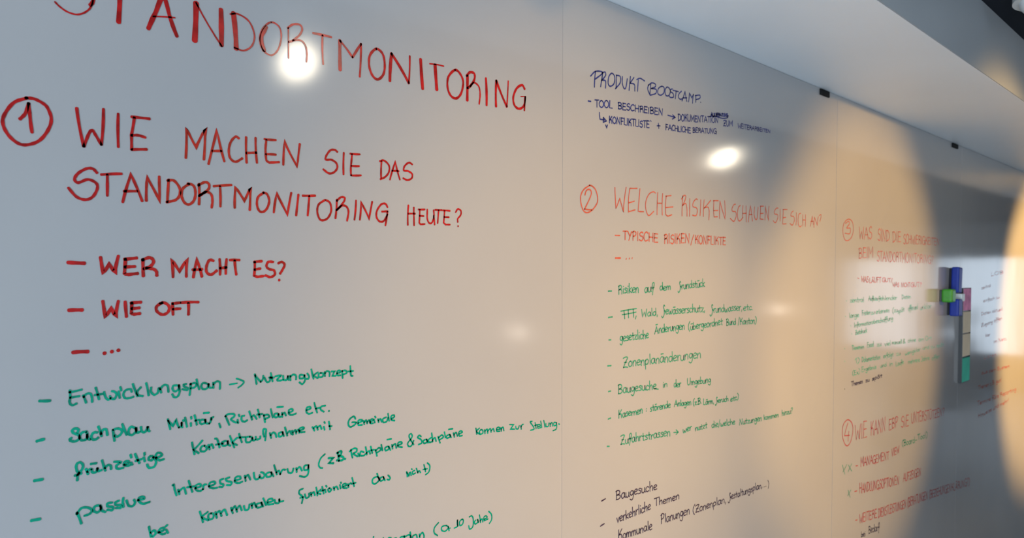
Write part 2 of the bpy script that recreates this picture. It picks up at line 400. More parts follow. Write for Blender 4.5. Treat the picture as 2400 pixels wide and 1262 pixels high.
def word(crop, text, x0, y0, x1, y1, h0, h1=None, color='green', mm=2.6, name='word', slant=0.0):
    """one word lettered between two baseline points of the photo crop, cap height h0 -> h1 (crop pixels)"""
    h1 = h1 or h0
    if ' ' in text:                                # each word of a phrase is a mesh of its own
        tot = sum(G[c][0] for c in text); u = 0
        for part in text.split(' '):
            a = sum(G[c][0] for c in part); t0, t1 = u/tot, (u+a)/tot
            word(crop, part, x0+(x1-x0)*t0, y0+(y1-y0)*t0, x0+(x1-x0)*t1, y0+(y1-y0)*t1, h0+(h1-h0)*t0, h0+(h1-h0)*t1, color, mm, 'word', slant)
            u += a+G[' '][0]
        return
    adv = [G[c][0] for c in text]; tot = sum(adv)-.1; out = []; u = 0
    rnd = random.Random(text+str(x0))
    for c, a in zip(text, adv):
        sy = rnd.uniform(-.04, .04); ss = rnd.uniform(.94, 1.07)
        for st in G[c][1].split(';'):
            tk = st.split()
            if not tk: continue
            P = [Vector([float(v) for v in t.split(',')]) for t in tk[1:]]
            if tk[0] == 's': P = catmull(P, (P[0]-P[-1]).length < .001, 4)
            Q = []
            for p in P:
                t = (u+p.x+slant*p.y)/tot
                h = h0+(h1-h0)*t
                Q.append(crop.w(x0+(x1-x0)*t, y0+(y1-y0)*t-(p.y*ss+sy)*h))
            out.append((Q, mm/1000))
        u += a
    put(name, out, color)

# ---- panel 1: title, question 1 and the green notes
A = Crop(0, 0, 3.155); B = Crop(600, 0, 3.154); C = Crop(0, 380, 2.63); Dc = Crop(560, 300, 3.005)
line('wide red chisel-tip title at the top, first letter cut by the frame')
trace(A, 's14 405,15 440,50 500,90 570,108 630,90 672,50 687,-10 670,-80 600,-140 520,-190 490,-260 530,-330 620,-350; s30 665,40 686,10 684,-50', 'red', name='letter')
trace(A, 'l38 880,-330 875,165; l16 760,-340 1010,-300', 'red', name='letter')
trace(A, 'l34 1215,-70 1150,90 1095,212; l30 1200,-70 1250,110 1306,268; l12 1130,122 1292,132', 'red', name='letter')
trace(A, 'l40 1448,22 1438,303; l12 1448,20 1640,345; l36 1632,72 1636,335', 'red', name='letter')
trace(A, 'l36 1724,97 1745,362; s12 1700,105 1760,105 1840,160 1880,260 1860,340 1800,375 1730,352', 'red', name='letter')
trace(B, 's12 110,165 50,210 25,290 50,370 110,410 160,370 185,280 170,200 110,165; s28 75,200 38,280 58,375', 'red', name='letter')
trace(B, 'l10 237,205 240,430; s14 232,208 270,182 320,183 340,215 320,260 270,300 240,312; s12 270,300 330,300 365,340 375,400 372,458', 'red', name='letter')
trace(B, 'l18 420,245 555,275; l14 490,262 495,476', 'red', name='letter')
trace(B, 'l24 618,300 620,518; l14 618,300 712,425; l16 712,425 775,325; l14 775,325 765,568', 'red', name='letter')
trace(B, 's16 888,362 840,410 835,490 860,560 900,588 940,550 950,480 935,400 888,362', 'red', name='letter')
trace(B, 'l22 1000,397 988,598; l18 1000,397 1128,616; l12 1135,415 1128,616', 'red', name='letter')
trace(B, 'l22 1215,440 1230,656', 'red', name='letter')
trace(B, 's8 1282,472 1335,478 1387,490; l22 1322,480 1335,664', 'red', name='letter')
trace(B, 's14 1470,518 1420,570 1415,650 1440,710 1480,728 1515,690 1530,610 1510,550 1470,518', 'red', name='letter')
trace(B, 'l18 1562,560 1560,743; s14 1555,562 1580,535 1612,545 1612,590 1580,640 1560,652; s10 1580,640 1610,612 1645,640 1655,700 1648,770', 'red', name='letter')
trace(B, 'l16 1698,580 1703,778', 'red', name='letter')
trace(B, 'l15 1775,597 1773,788; l14 1775,597 1853,790; l9 1863,600 1853,790', 'red', name='letter')
trace(B, 's13 1985,660 1965,630 1925,655 1900,720 1910,780 1945,805 1980,780 1988,720; l8 1955,715 1993,715; l10 1990,715 1982,818', 'red', name='letter')

line('red question reading WIE MACHEN SIE DAS, after a circled 1')
trace(A, 's 200,725 100,760 30,850 20,920 60,1000 130,1060 200,1072 290,1040 355,960 378,880 350,800 315,765 250,732 188,725; s 145,882 185,840 210,765; l 210,765 220,860 235,980', 'red', 3.6, name='circled_number')
trace(A, 'l 565,800 618,1085; s 618,1085 655,990 680,965 705,1000 748,1072; l 748,1072 763,808; l 872,842 873,1088; l 970,865 1105,880; l 992,870 970,1000 972,1108; s 970,1002 1020,1002 1073,1018; l 972,1108 1083,1106', 'red', 3.5)
trace(A, 'l 1372,1170 1377,948 1448,1090 1515,952 1506,1182; l 1540,1215 1603,962 1657,1195; l 1568,1118 1635,1118; s 1765,1025 1740,1012 1705,1050 1690,1110 1700,1170 1740,1198 1790,1172; l 1818,1015 1822,1205; l 1888,1020 1898,1205; l 1820,1133 1895,1130; l 1953,1030 2038,1037; l 1968,1035 1961,1110 1968,1190 1988,1203 2063,1200; l 1965,1142 2038,1145; l 2093,1220 2101,1047 2196,1232 2215,1065', 'red', 3.3)
trace(Dc, 's 692,170 672,155 640,160 612,200 612,225 650,225 685,250 690,285 665,315 630,320 592,292; l 737,175 735,328; l 782,182 850,187; l 795,185 787,270 788,335; l 790,268 845,270; l 788,335 858,335', 'red', 3.2)
trace(Dc, 'l 1003,235 1000,352; s 990,235 1020,230 1055,265 1055,310 1030,345 995,362; l 1062,365 1100,240 1132,365; l 1078,303 1125,305; s 1220,258 1195,245 1165,270 1160,300 1190,305 1218,325 1215,355 1185,368 1155,355', 'red', 3.1)
line('red question line reading STANDORTMONITORING HEUTE?')
trace(C, 's 597,68 570,42 530,42 480,70 458,105 480,128 540,108 590,130 598,165 570,215 525,233 470,215 420,160; l 622,78 748,73; l 660,78 660,208; l 755,248 805,78 875,242; l 762,180 845,180; l 900,240 905,95 985,243 980,90; l 1038,108 1030,248; s 1030,115 1070,115 1105,160 1105,205 1080,235 1025,248; s 1165,135 1125,165 1118,210 1135,250 1165,262 1195,235 1203,185 1190,145 1155,133; l 1225,135 1225,262; s 1220,145 1260,125 1285,135 1285,165 1250,195 1225,210; s 1230,205 1270,185 1300,200 1308,240 1303,282; l 1315,150 1425,142; l 1355,150 1357,275; l 1445,283 1450,155 1505,240 1540,160 1538,297; s 1625,190 1590,215 1582,260 1595,300 1620,308 1645,285 1658,240 1645,200 1620,188; l 1686,312 1704,195 1770,324 1794,190; l 1838,201 1824,330; l 1864,208 1942,208; l 1905,210 1895,330', 'red', 3.4)
trace(Dc, 's 605,508 560,540 550,590 565,640 590,652 625,635 648,585 640,530 610,508; l 688,505 678,638; s 688,515 715,490 742,492 740,515 715,550 685,580; s 690,578 725,548 755,555 770,590 760,655; l 823,512 812,648; l 850,648 858,525 915,640 937,520; s 1045,560 1030,535 1000,540 970,585 968,630 990,660 1020,655 1045,610; l 1005,590 1047,588; l 1045,590 1030,688', 'red', 3.2)
trace(Dc, 'l 1192,545 1188,685; l 1230,560 1232,688; l 1190,605 1240,605; l 1262,575 1308,575; l 1272,575 1268,670 1278,680 1308,678; l 1270,620 1300,622; s 1325,575 1325,640 1340,672 1360,665 1372,620 1370,580; l 1370,620 1377,683; l 1380,578 1428,580; l 1405,580 1398,672; l 1435,582 1485,585; l 1447,585 1440,670 1455,682 1485,682; l 1443,628 1478,630; s 1525,595 1540,572 1562,585 1560,615 1540,640 1540,665; d 1542,693', 'red', 3.0)
line('red bullet reading WER MACHT ES?')
trace(C, 'l 417,620 520,625', 'red', 4.4, name='dash')
trace(C, 'l 618,588 635,688 672,628 705,685 728,580; l 765,600 842,592; l 772,598 765,690 790,695 848,688; l 768,648 830,645; l 880,600 882,705; s 875,605 920,590 945,610 930,640 885,660; s 900,655 940,660 962,675 965,702', 'red', 4.0)
trace(C, 'l 1065,710 1057,600 1105,675 1150,600 1147,708; l 1190,712 1212,602 1243,708; l 1185,665 1245,662; s 1315,610 1290,605 1272,640 1272,680 1300,695 1335,670; l 1352,600 1355,695; l 1395,600 1390,690; l 1355,655 1395,650; l 1415,605 1475,605; l 1445,608 1455,695', 'red', 3.7)
trace(Dc, 'l 105,945 160,940; l 110,945 105,1045 130,1050 172,1045; l 108,1000 150,992; s 240,945 205,945 192,975 210,995 245,1005 250,1035 220,1052 185,1040; s 275,955 300,945 320,965 305,1000 288,1028; d 282,1073', 'red', 3.6)
line('red bullet reading WIE OFT')
trace(C, 'l 422,915 506,913', 'red', 4.4, name='dash')
trace(C, 'l 632,858 648,960 685,900 710,955 728,858; l 770,862 778,955; l 805,870 868,865; l 812,868 808,935 825,940 862,935; l 810,905 858,900', 'red', 3.9)
trace(C, 's 1000,868 965,890 965,920 1000,942 1035,925 1040,890 1010,868 985,872; l 1062,870 1065,942; l 1062,875 1110,868; l 1065,908 1110,905; l 1115,868 1222,865; l 1160,870 1160,942', 'red', 3.7)
line('red dash followed by three dots')
trace(C, 'l 447,1175 541,1170', 'red', 4.4, name='dash')
trace(C, 'd 643,1180; d 688,1170; d 728,1162', 'red', 4.2, name='dots')

G1 = Crop(80, 860, 6.31); G2 = Crop(330, 850, 6.31); G3 = Crop(560, 840, 5.738); G4 = Crop(60, 1040, 5.685)
G5 = Crop(390, 960, 4.508); G6 = Crop(690, 950, 5.049); G7 = Crop(1000, 960, 4.179); G8 = Crop(800, 950, 4.045)
gm = 2.8
line('green bullet reading Entwicklungsplan, arrow, Nutzungskonzept')
trace(G1, 'l 75,508 230,505', 'green', 3.6, name='dash')
trace(G1, 's 525,350 530,450 520,530 560,572 625,545; l 515,380 700,340; l 530,460 665,438; l 720,425 765,535; s 730,450 770,405 825,400 850,450 855,525; l 905,310 955,485; l 890,420 1010,405; s 1030,375 1050,450 1090,490 1125,465 1115,435; s 1125,465 1180,480 1215,415 1190,375 1145,362; l 1245,365 1262,465; l 1270,300 1285,355; s 1440,375 1420,335 1350,350 1315,410 1340,465 1410,465 1465,445; l 1455,255 1525,440; s 1575,305 1520,370 1540,425 1605,437; '
      'l 1653,242 1690,427; s 1728,307 1723,367 1768,417 1823,387 1838,317; l 1853,312 1875,387; s 1863,337 1908,277 1968,282 1983,377; s 2118,277 2058,282 2043,332 2078,367 2128,337 2138,272; s 2138,272 2150,357 2123,437 2068,452 2038,407; s 2248,257 2208,267 2218,297 2268,317 2258,347 2188,332; l 2313,247 2296,422; s 2303,262 2368,242 2398,267 2368,307 2313,322; l 2398,187 2438,337; s 2568,257 2498,242 2468,287 2493,332 2553,322 2578,257; s 2578,257 2588,307 2628,312; l 2643,237 2650,317; s 2650,267 2688,222 2743,232 2743,332', 'green', gm)
trace(G2, 'l 1310,328 1420,310; s 1410,240 1480,262 1520,290 1490,335 1435,375', 'green', 2.4, name='arrow')
trace(G3, 'l 210,215 235,350; l 215,230 290,320; s 290,320 318,285 325,235; s 340,260 370,320 410,310 420,250; l 425,200 450,315; l 400,262 470,262; s 485,245 560,235 510,290 540,305 590,290; s 590,235 600,290 640,290 655,240; l 655,240 665,295; l 685,235 690,300; s 690,250 730,220 765,240 765,290; s 870,230 820,225 815,270 860,270 880,230; s 880,230 885,300 850,350 810,325; s 915,205 940,245 930,278 905,280; l 970,150 1000,280; s 1060,190 1005,235 1060,270; s 1100,200 1070,215 1075,255 1120,250 1130,210 1100,200; l 1150,185 1155,245; s 1155,205 1180,175 1215,190 1215,245; l 1240,180 1280,178 1255,240 1300,238; s 1315,205 1360,190 1350,165 1320,180 1320,230 1365,232; l 1385,170 1393,270; s 1385,175 1430,165 1445,200 1400,220; l 1495,105 1505,240 1530,240; l 1465,180 1535,172', 'green', gm)
line('green bullet reading Sachplan Militär, Richtpläne etc.')
trace(G1, 'l 35,1105 140,1075', 'green', 3.6, name='dash')
trace(G1, 's 640,975 650,930 600,915 560,945 580,985 650,1010 665,1060 610,1105 540,1100 525,1075 548,1055; s 770,960 700,980 670,1040 700,1090 770,1070 785,1000; s 775,970 790,1060 825,1080; s 930,975 880,975 845,1020 850,1070 900,1080 945,1050; l 945,885 995,1030; s 985,1000 1010,940 1060,930 1080,1015; l 1160,935 1185,1100; s 1165,935 1230,915 1290,940 1285,990 1230,1035 1190,1020; l 1300,850 1365,1010; s 1490,910 1430,890 1395,940 1400,1000 1450,1010 1500,960 1505,905; s 1500,910 1520,975 1560,965; s 1575,890 1590,960 1640,965 1677,890; s 1677,890 1685,945 1705,957', 'green', 3.1)
trace(G2, 'l 395,840 432,990; l 400,860 475,945 515,850 560,965; s 560,965 595,940 600,890; l 600,890 610,965; l 620,855 632,870; l 650,815 680,955; l 735,895 738,945; l 740,805 745,835; l 790,780 825,925; l 795,865 860,850; s 940,850 890,850 870,890 900,915 945,890 950,845; s 950,850 965,900 1010,905; l 925,752 1005,745; s 1010,905 1030,870 1035,820; s 1040,850 1050,820 1072,808; l 1155,905 1175,965', 'green', gm)
trace(G3, 's -213,52 -170,15 -95,10 -85,50 -130,85 -80,125 -45,125; l -208,45 -158,165; l -50,90 -35,140; l -30,22 -22,48; s 70,775 35,785 35,840 75,855 110,835; l 135,715 175,830; s 170,790 200,770 235,820; l 250,690 275,800; l 240,760 310,750; l 330,760 348,865; s 330,775 380,760 405,790 350,820; l 425,685 452,800; s 520,745 480,750 475,790 510,795 530,750; s 530,750 540,790 560,790; l 510,660 590,655; l 575,735 580,795; s 580,760 610,735 630,775; s 670,735 720,710 710,685 670,700 670,750 710,765 765,745'.replace('s -213,52 -170,15 -95,10 -85,50 -130,85 -80,125 -45,125', 's -188,785 -150,755 -75,752 -65,785 -110,822 -60,862 -22,866').replace('l -208,45 -158,165', 'l -183,780 -133,900').replace('l -50,90 -35,140', 'l -22,828 -12,875').replace('l -30,22 -22,48', 'l -5,760 3,785'), 'green', gm)
trace(G3, 's 910,700 960,680 950,655 910,670 905,725 940,750 985,735; l 1010,600 1050,735; l 1030,680 1085,665; s 1160,640 1110,650 1095,690 1140,722; d 1208,712', 'green', gm)
line('green bullet reading frühzeitige Kontaktaufnahme mit Gemeinde')
trace(G4, 'l 112,498 222,480', 'green', 3.6, name='dash')
trace(G4, 's 685,495 695,415 750,345 760,285 715,252 672,290 680,365 715,400; l 650,430 740,400; l 800,340 830,410; s 820,380 850,345 875,345; s 880,345 885,385 930,385 955,330; s 955,330 965,370 1010,355; l 865,275 940,265; l 1015,225 1060,365; s 1055,330 1090,290 1130,300 1135,345; s 1175,245 1265,250 1205,300 1225,340 1300,325; s 1310,285 1370,260 1360,235 1320,245 1305,285 1350,300 1390,290; l 1400,255 1420,285; l 1395,150 1405,190; l 1455,140 1515,265; l 1460,235 1545,210; l 1570,185 1585,240; l 1580,125 1582,155; s 1690,170 1650,175 1635,215 1680,225 1700,180; s 1700,180 1735,240 1710,310 1640,325 1615,280; s 1735,190 1810,165 1795,130 1750,130 1730,180 1780,225 1840,210', 'green', 3.0)
trace(G5, 'l 268,350 295,478; l 378,330 285,430 340,465; s 400,385 365,400 360,440 400,445 425,415 400,385; l 440,375 455,425; s 450,400 475,370 495,410; s 510,310 535,320 560,405; l 520,375 600,360; s 630,335 590,345 595,385 640,375 645,335; s 645,335 655,375 675,385; l 668,280 715,405; s 745,300 700,350 745,380; l 765,258 795,350; l 760,300 830,295; s 880,290 840,300 840,345 880,345 905,305 880,290; s 905,300 915,330 940,320; s 940,290 950,320 985,310 990,285; s 1042,330 1048,250 1050,215 1025,210 1020,250 1030,290; l 1090,250 1105,305; s 1100,275 1125,245 1150,260 1160,295; s 1215,240 1185,255 1190,290 1225,275 1225,240; l 1225,240 1240,285; l 1250,190 1275,280; s 1275,255 1300,230 1320,265; l 1325,225 1335,270; s 1335,245 1360,220 1370,260; s 1370,240 1392,215 1402,250; s 1410,225 1450,205 1440,190 1405,205 1410,240 1460,240', 'green', gm)
trace(G6, 'l 210,260 235,305; s 225,275 255,250 275,295; s 270,270 300,245 320,285; l 345,255 355,295; l 350,200 360,215; l 405,195 420,290; l 405,250 440,250', 'green', gm)
trace(G6, 's 720,165 700,135 650,170 635,225 660,260 710,235 730,210; l 680,205 728,205; s 750,215 800,190 790,175 755,185 755,235 800,235; l 815,185 825,230; s 825,205 845,180 860,220; s 860,200 880,180 895,215; s 895,200 930,180 920,165 895,180 900,215 930,215; l 940,170 950,210; l 950,135 960,150; l 985,165 995,205; s 990,185 1015,165 1030,200; s 1085,145 1045,165 1050,205 1090,195 1105,150; l 1105,100 1120,190; s 1145,165 1180,140 1175,120 1145,130 1145,175 1185,185', 'green', gm)
line('green bullet reading passive Interessenwahrung (z.B. Richtpläne & Sachpläne kommen zur Stellung.')
trace(G4, 'l 72,1030 188,1010', 'green', 3.6, name='dash')
trace(G4, 'l 680,920 740,1070; s 675,945 740,865 820,855 880,890 850,940 780,965; s 990,830 920,840 905,900 960,920 1000,870 990,830; s 995,840 1015,895 1060,915; s 1150,790 1090,800 1090,840 1160,850 1150,890 1085,885; s 1240,765 1195,785 1200,820 1265,825 1260,860 1200,860; l 1300,725 1290,790 1302,850; s 1340,760 1370,830 1425,835 1455,790 1440,750; s 1495,755 1575,740 1560,710 1510,725 1500,765 1560,805 1650,780', 'green', 3.0)
trace(G5, 's 62,805 75,798 85,850 105,912; l 120,850 135,900; s 130,870 180,830 205,895; l 232,755 272,875; l 215,825 290,815; s 300,835 360,815 350,790 310,805 310,850 350,865 385,845; s 385,845 392,800 420,795; s 445,815 510,790 500,765 455,780 450,820 490,835 535,830; s 600,735 565,750 570,785 600,795 590,820 555,820; s 665,720 625,735 640,760 685,770 675,800 635,800; s 720,755 780,735 770,710 730,720 720,765 760,780 800,765; l 825,700 835,760; s 830,725 860,695 885,745; s 920,670 930,730 960,740 985,710 980,695; s 980,715 1010,730 1035,700 1020,672 995,665; s 1090,665 1055,680 1060,715 1105,705 1105,665; l 1105,665 1130,710; l 1135,590 1165,690; s 1160,670 1185,650 1200,688; s 1200,688 1225,640 1255,640; s 1275,630 1290,670 1325,670 1340,625; l 1370,620 1375,665; s 1375,640 1405,610 1430,650; s 1490,590 1455,600 1455,640 1490,635 1500,590; s 1500,590 1495,680 1460,715 1405,705', 'green', gm)
trace(G6, 's 360,580 310,630 285,700 300,740 330,747', 'green', 2.5, name='bracket')
trace(G6, 'l 400,630 455,625 405,690 460,690; d 503,655; l 510,560 525,660; s 500,570 550,545 550,580 520,605; s 520,605 575,615 570,650 520,660; d 598,638', 'green', 3.3)
trace(G6, 'l 665,530 685,625; s 650,550 700,515 735,520 730,555 695,575 745,610; l 750,570 765,610; s 820,560 785,550 775,595 815,600 840,580; l 840,495 855,590; s 850,570 880,545 895,580; l 900,490 920,570; l 895,540 940,530; l 955,530 975,605; s 960,540 1000,505 1020,530 975,565; l 1025,470 1040,540; s 1100,490 1070,510 1080,540 1115,520 1110,490; l 1115,490 1135,535; l 1095,410 1145,402; l 1150,470 1160,520; s 1155,490 1190,460 1205,510; s 1220,480 1270,455 1255,435 1225,450 1225,490 1275,500', 'green', gm)
trace(G6, 's 1410,470 1365,400 1355,360 1380,340 1390,380 1340,450 1350,490 1385,480 1410,420', 'green', 2.6, name='ampersand')
trace(G8, 's 755,300 738,288 722,308 755,330 760,360 730,375; s 800,325 775,340 785,365 810,350 805,325; l 808,325 820,360; s 850,310 825,330 835,355 860,345; l 855,265 865,350; s 862,335 885,310 897,345; l 915,300 935,360; s 920,310 950,285 965,305 930,330; l 975,255 985,310; s 1020,280 995,295 1000,315 1030,300 1025,280; l 1028,280 1040,310; l 1015,232 1055,225; l 1060,265 1070,305; s 1065,285 1085,260 1100,295; s 1115,275 1145,258 1130,245 1112,262 1117,293 1145,290', 'green', gm)
trace(G7, 'l 480,185 490,245; s 515,185 487,215 515,245; s 530,200 515,220 525,245 550,230 545,205 530,200; l 565,200 570,240; s 570,215 590,195 597,235; s 597,215 620,190 630,225; s 630,210 650,190 660,220; s 685,200 715,195 705,175 685,185 685,215 715,215; l 725,180 730,215; s 728,195 745,175 755,210', 'green', 2.7)
trace(G7, 'l 810,150 850,150 820,195 860,195; s 870,165 875,190 895,190 905,160; l 920,160 925,195; s 922,175 935,150 945,148', 'green', 2.6)
trace(G7, 's 1032,118 1012,125 1040,165 1050,195 1015,205; l 1060,130 1070,190; l 1055,160 1085,150; s 1088,170 1110,165 1105,150 1088,155 1088,185 1115,180; l 1115,115 1125,180; l 1145,108 1158,175; s 1165,140 1170,170 1190,165 1195,135; l 1205,135 1208,170; s 1207,150 1225,130 1232,165; s 1265,130 1245,130 1245,160 1265,155 1270,130; s 1270,130 1270,190 1235,210; l 1290,142 1300,148', 'green', 2.6)
line('green line reading bei kommunalen funktioniert das nicht)')
trace(G4, 'l 1640,1110 1670,1245; s 1665,1190 1710,1160 1730,1200 1690,1245; s 1760,1190 1840,1155 1830,1125 1790,1140 1770,1180 1820,1210 1860,1200; l 1870,1150 1895,1195; l 1860,1110 1885,1090', 'green', 3.0)
trace(G5, 'l 350,1080 385,1195; s 435,1085 375,1140 440,1175; s 470,1100 440,1120 450,1165 490,1150 495,1110 470,1100; l 515,1085 530,1150; s 525,1110 555,1075 580,1130; s 575,1100 610,1060 640,1120; l 680,1040 700,1100; s 690,1070 720,1025 745,1085; s 740,1060 770,1020 795,1070; s 815,1020 830,1065 865,1055 875,1005; l 895,995 905,1045; s 900,1020 925,990 945,1035; s 990,990 950,1005 960,1040 1005,1025 1000,985; l 1003,985 1020,1030; l 1020,940 1050,1015; s 1070,985 1120,970 1110,945 1070,960 1070,1005 1130,1000; s 1140,955 1150,990 1185,990 1190,950; s 1190,950 1200,975 1235,970', 'green', gm)
trace(G6, 's 85,1165 95,1090 55,1050 60,1010 100,990; l 65,1100 105,1090; s 120,1055 135,1100 170,1085 170,1045; l 190,1035 200,1080; s 195,1060 225,1030 240,1070; l 255,975 270,1075; s 310,1000 272,1040 310,1055; l 325,965 345,1050; l 310,1020 355,1005; l 360,1000 370,1035; l 370,955 380,970; s 410,985 395,1005 410,1030 435,1005 410,985; l 460,970 470,1010; s 465,990 495,965 515,1000; l 535,945 545,990; l 545,915 552,925; s 575,965 615,950 600,930 570,945 575,980 620,985; l 630,935 640,975; s 635,955 660,925 670,930; l 680,860 705,965; l 675,935 725,920', 'green', 2.7)
trace(G6, 's 980,850 930,870 920,915 950,935 1000,890 980,850; l 975,810 1005,890; s 1040,850 1010,870 1020,900 1055,880 1050,850; l 1050,850 1070,895; s 1105,830 1130,860 1120,885 1095,880', 'green', 2.7)
trace(G6, 'l 1325,790 1335,850; l 1330,800 1355,840 1360,800; l 1370,795 1380,835; l 1385,755 1390,765; s 1420,775 1395,790 1400,820 1430,805; l 1440,750 1460,805; s 1455,795 1475,780 1490,800; l 1530,705 1550,790; l 1520,765 1570,755; s 1570,685 1600,720 1590,790 1550,825', 'green', 2.6)
line('green line ending (ca. 10 Jahre), cut by the lower frame edge')
trace(G8, 'd 303,1252; l 395,1260 402,1300; s 430,1300 445,1262 470,1262; s 520,1262 495,1270 500,1295 525,1280; s 545,1300 560,1255 592,1248; l 595,1240 600,1320; s 600,1250 640,1232 655,1258 610,1285; l 650,1205 662,1290; s 705,1228 675,1245 682,1285 715,1270 712,1232; l 738,1225 742,1280; s 740,1245 765,1210 782,1240 777,1280', 'green', 2.8)
trace(G7, 's 115,1110 75,1160 72,1210 105,1238; s 190,1140 150,1150 145,1185 180,1195 210,1160 190,1140; l 210,1150 218,1190; d 226,1165', 'green', 2.6)
trace(G7, 's 268,1165 300,1145 300,1085; s 300,1085 298,1120 305,1145; s 345,1078 320,1105 325,1140 350,1125 358,1090 345,1078', 'green', 2.6)
trace(G7, 's 415,1055 440,1045 455,1080 450,1150 420,1175 410,1140; s 480,1085 465,1105 475,1125 500,1105 495,1080; l 498,1080 505,1110; l 515,1035 525,1110; s 520,1095 540,1075 548,1105; s 560,1080 590,1060 580,1045 560,1055 562,1090 598,1075; s 605,1000 632,1030 635,1080 612,1120', 'green', 2.6)

# ---- panel 2
M1 = Crop(1350, 140, 4.8); M2 = Crop(1340, 420, 5.737); M3 = Crop(1600, 440, 6.311); M4 = Crop(1400, 630, 4.854); M5 = Crop(1400, 860, 5.0); M6 = Crop(1390, 1090, 5.217)
line('blue heading reading PRODUKT BOOSTCAMP')
trace(M1, 'l 218,130 205,310; s 162,185 215,133 285,135 290,160 210,222; l 300,145 275,305; s 290,150 325,140 330,180 285,235; s 290,230 330,240 330,320; s 390,158 365,200 360,270 385,300 425,270 435,200 415,160 390,158; l 455,175 450,322; s 450,175 495,190 495,260 440,328; s 520,190 520,270 540,325 560,310 575,215; l 610,190 595,345; l 650,200 605,265; s 605,265 655,280 660,355; s 680,225 720,210 770,240; l 700,230 690,355', 'blue', 3.0)
trace(M1, 'l 840,275 830,390; s 810,290 850,262 890,275 890,305 845,325; s 845,325 900,335 895,380 835,400; s 815,285 805,330 830,400; s 965,300 925,325 920,380 950,400 985,375 990,320 965,300; s 1020,310 1000,345 1008,400 1040,405 1060,360 1045,320 1020,310; s 1085,330 1065,335 1060,360 1090,380 1095,420 1060,425 1045,405; l 1090,345 1150,360; l 1125,355 1115,440; s 1185,355 1160,380 1150,420 1170,445 1195,440; l 1190,465 1225,360 1245,470; l 1200,430 1245,430; l 1265,475 1275,375 1300,430 1320,385 1310,490; l 1345,400 1345,480; s 1340,405 1390,400 1390,435 1345,450; d 1400,480', 'blue', 3.0)
line('blue line reading TOOL BESCHREIBEN, arrow, DOKUMENTATION ZUM WEITERARBEITEN')
trace(M1, 'l 135,465 165,470', 'blue', 3.0, name='dash')
word(M1, 'TOOL', 210, 530, 405, 548, 82, color='blue'); word(M1, 'BESCHREIBEN', 470, 555, 975, 628, 72, color='blue')
trace(M1, 'l 1030,625 1112,650; l 1085,620 1115,650 1080,670', 'blue', 2.8, name='arrow')
word(M1, 'DOKUMENTATION', 1145, 690, 1598, 712, 82, 60, color='blue'); word(M1, 'ZUM', 1655, 748, 1760, 748, 62, color='blue')
word(M1, 'WEITERARBEITEN', 1820, 768, 2185, 825, 55, 32, color='blue')
word(M1, 'ALS BERATUNG', 1515, 635, 1705, 642, 34, color='blue', mm=3.2)
trace(M1, 's 1500,640 1560,637 1640,660 1700,655 1712,628', 'blue', 2.6, name='bubble_line')
line('blue line reading KONFLIKTLISTE + FACHLICHE BERATUNG')
trace(M1, 'l 262,595 268,670 318,680; l 305,650 340,690 305,705 305,650; l 330,735 343,765 352,735', 'blue', 2.8, name='arrow')
word(M1, 'KONFLIKTLISTE', 370, 712, 822, 770, 76, color='blue'); trace(M1, 'l 838,685 843,695', 'blue', 2.6, name='quote_mark')
trace(M1, 'l 910,745 945,745; l 925,715 930,775', 'blue', 2.6, name='plus_sign')
word(M1, 'FACHLICHE', 1005, 790, 1288, 828, 62, color='blue'); word(M1, 'BERATUNG', 1310, 820, 1578, 832, 55, color='blue')
line('orange-red question reading WELCHE RISIKEN SCHAUEN SIE SICH AN?, after a circled 2')
trace(M2, 's 240,85 160,140 118,230 125,340 160,430 210,452 280,410 340,320 345,240 320,150 280,100 235,82; s 175,215 195,155 235,140 262,180 240,260 170,405; l 170,405 265,415', 'orange_red', 3.1, name='circled_number')
trace(M2, 'l 578,115 592,400 642,262 692,445 730,112; l 780,125 878,125; l 780,125 760,300 760,440 850,415; l 762,320 840,298; l 915,130 890,435 965,440; s 1125,190 1095,172 1040,200 1000,280 990,370 1010,460 1040,490 1100,435; l 1155,180 1145,480; l 1220,195 1215,485; l 1148,325 1215,325; l 1260,230 1335,222; l 1270,228 1258,360 1262,480 1290,500 1345,480; l 1262,385 1360,375', 'orange_red', 2.7)
trace(M3, 'l -20,275 -37,505; s -42,300 0,238 28,238 22,290 -30,360; s -25,360 20,345 55,390 60,425; l 103,165 100,425; s 218,180 195,170 155,220 150,280 200,300 215,350 195,415 140,408; l 265,180 255,418; l 315,180 303,430; l 412,188 310,310; s 320,300 370,290 390,350 385,478; l 450,195 525,195; l 458,195 455,320 462,435 515,432; l 455,342 520,340; l 545,458 548,200 625,465 618,195'.replace('l -20,275 -37,505', 'l 0,120 -12,420').replace('s -42,300 0,238 28,238 22,290 -30,360', 's -20,170 15,118 42,125 35,180 -5,270').replace('s -25,360 20,345 55,390 60,425', 's 0,265 40,235 60,300 62,425'), 'orange_red', 2.7)
trace(M3, 's 780,245 755,255 728,310 735,350 780,360 790,420 755,500 700,455; s 850,265 825,290 808,380 820,480 850,490 890,440; l 890,265 888,450; l 935,270 938,510; l 885,385 940,380; l 970,510 1000,270 1030,495; l 980,400 1025,400; s 1060,285 1055,400 1075,470 1100,450 1115,290; l 1145,275 1195,275; l 1150,275 1142,465 1190,470; l 1145,385 1190,380; l 1215,480 1220,275 1270,485 1275,275', 'orange_red', 2.7)
trace(M3, 's 1410,305 1385,305 1355,350 1360,390 1400,400 1405,450 1370,520 1335,490; l 1440,320 1440,495; l 1480,325 1545,325; l 1485,325 1475,540 1530,535; l 1480,450 1525,440', 'orange_red', 2.6)
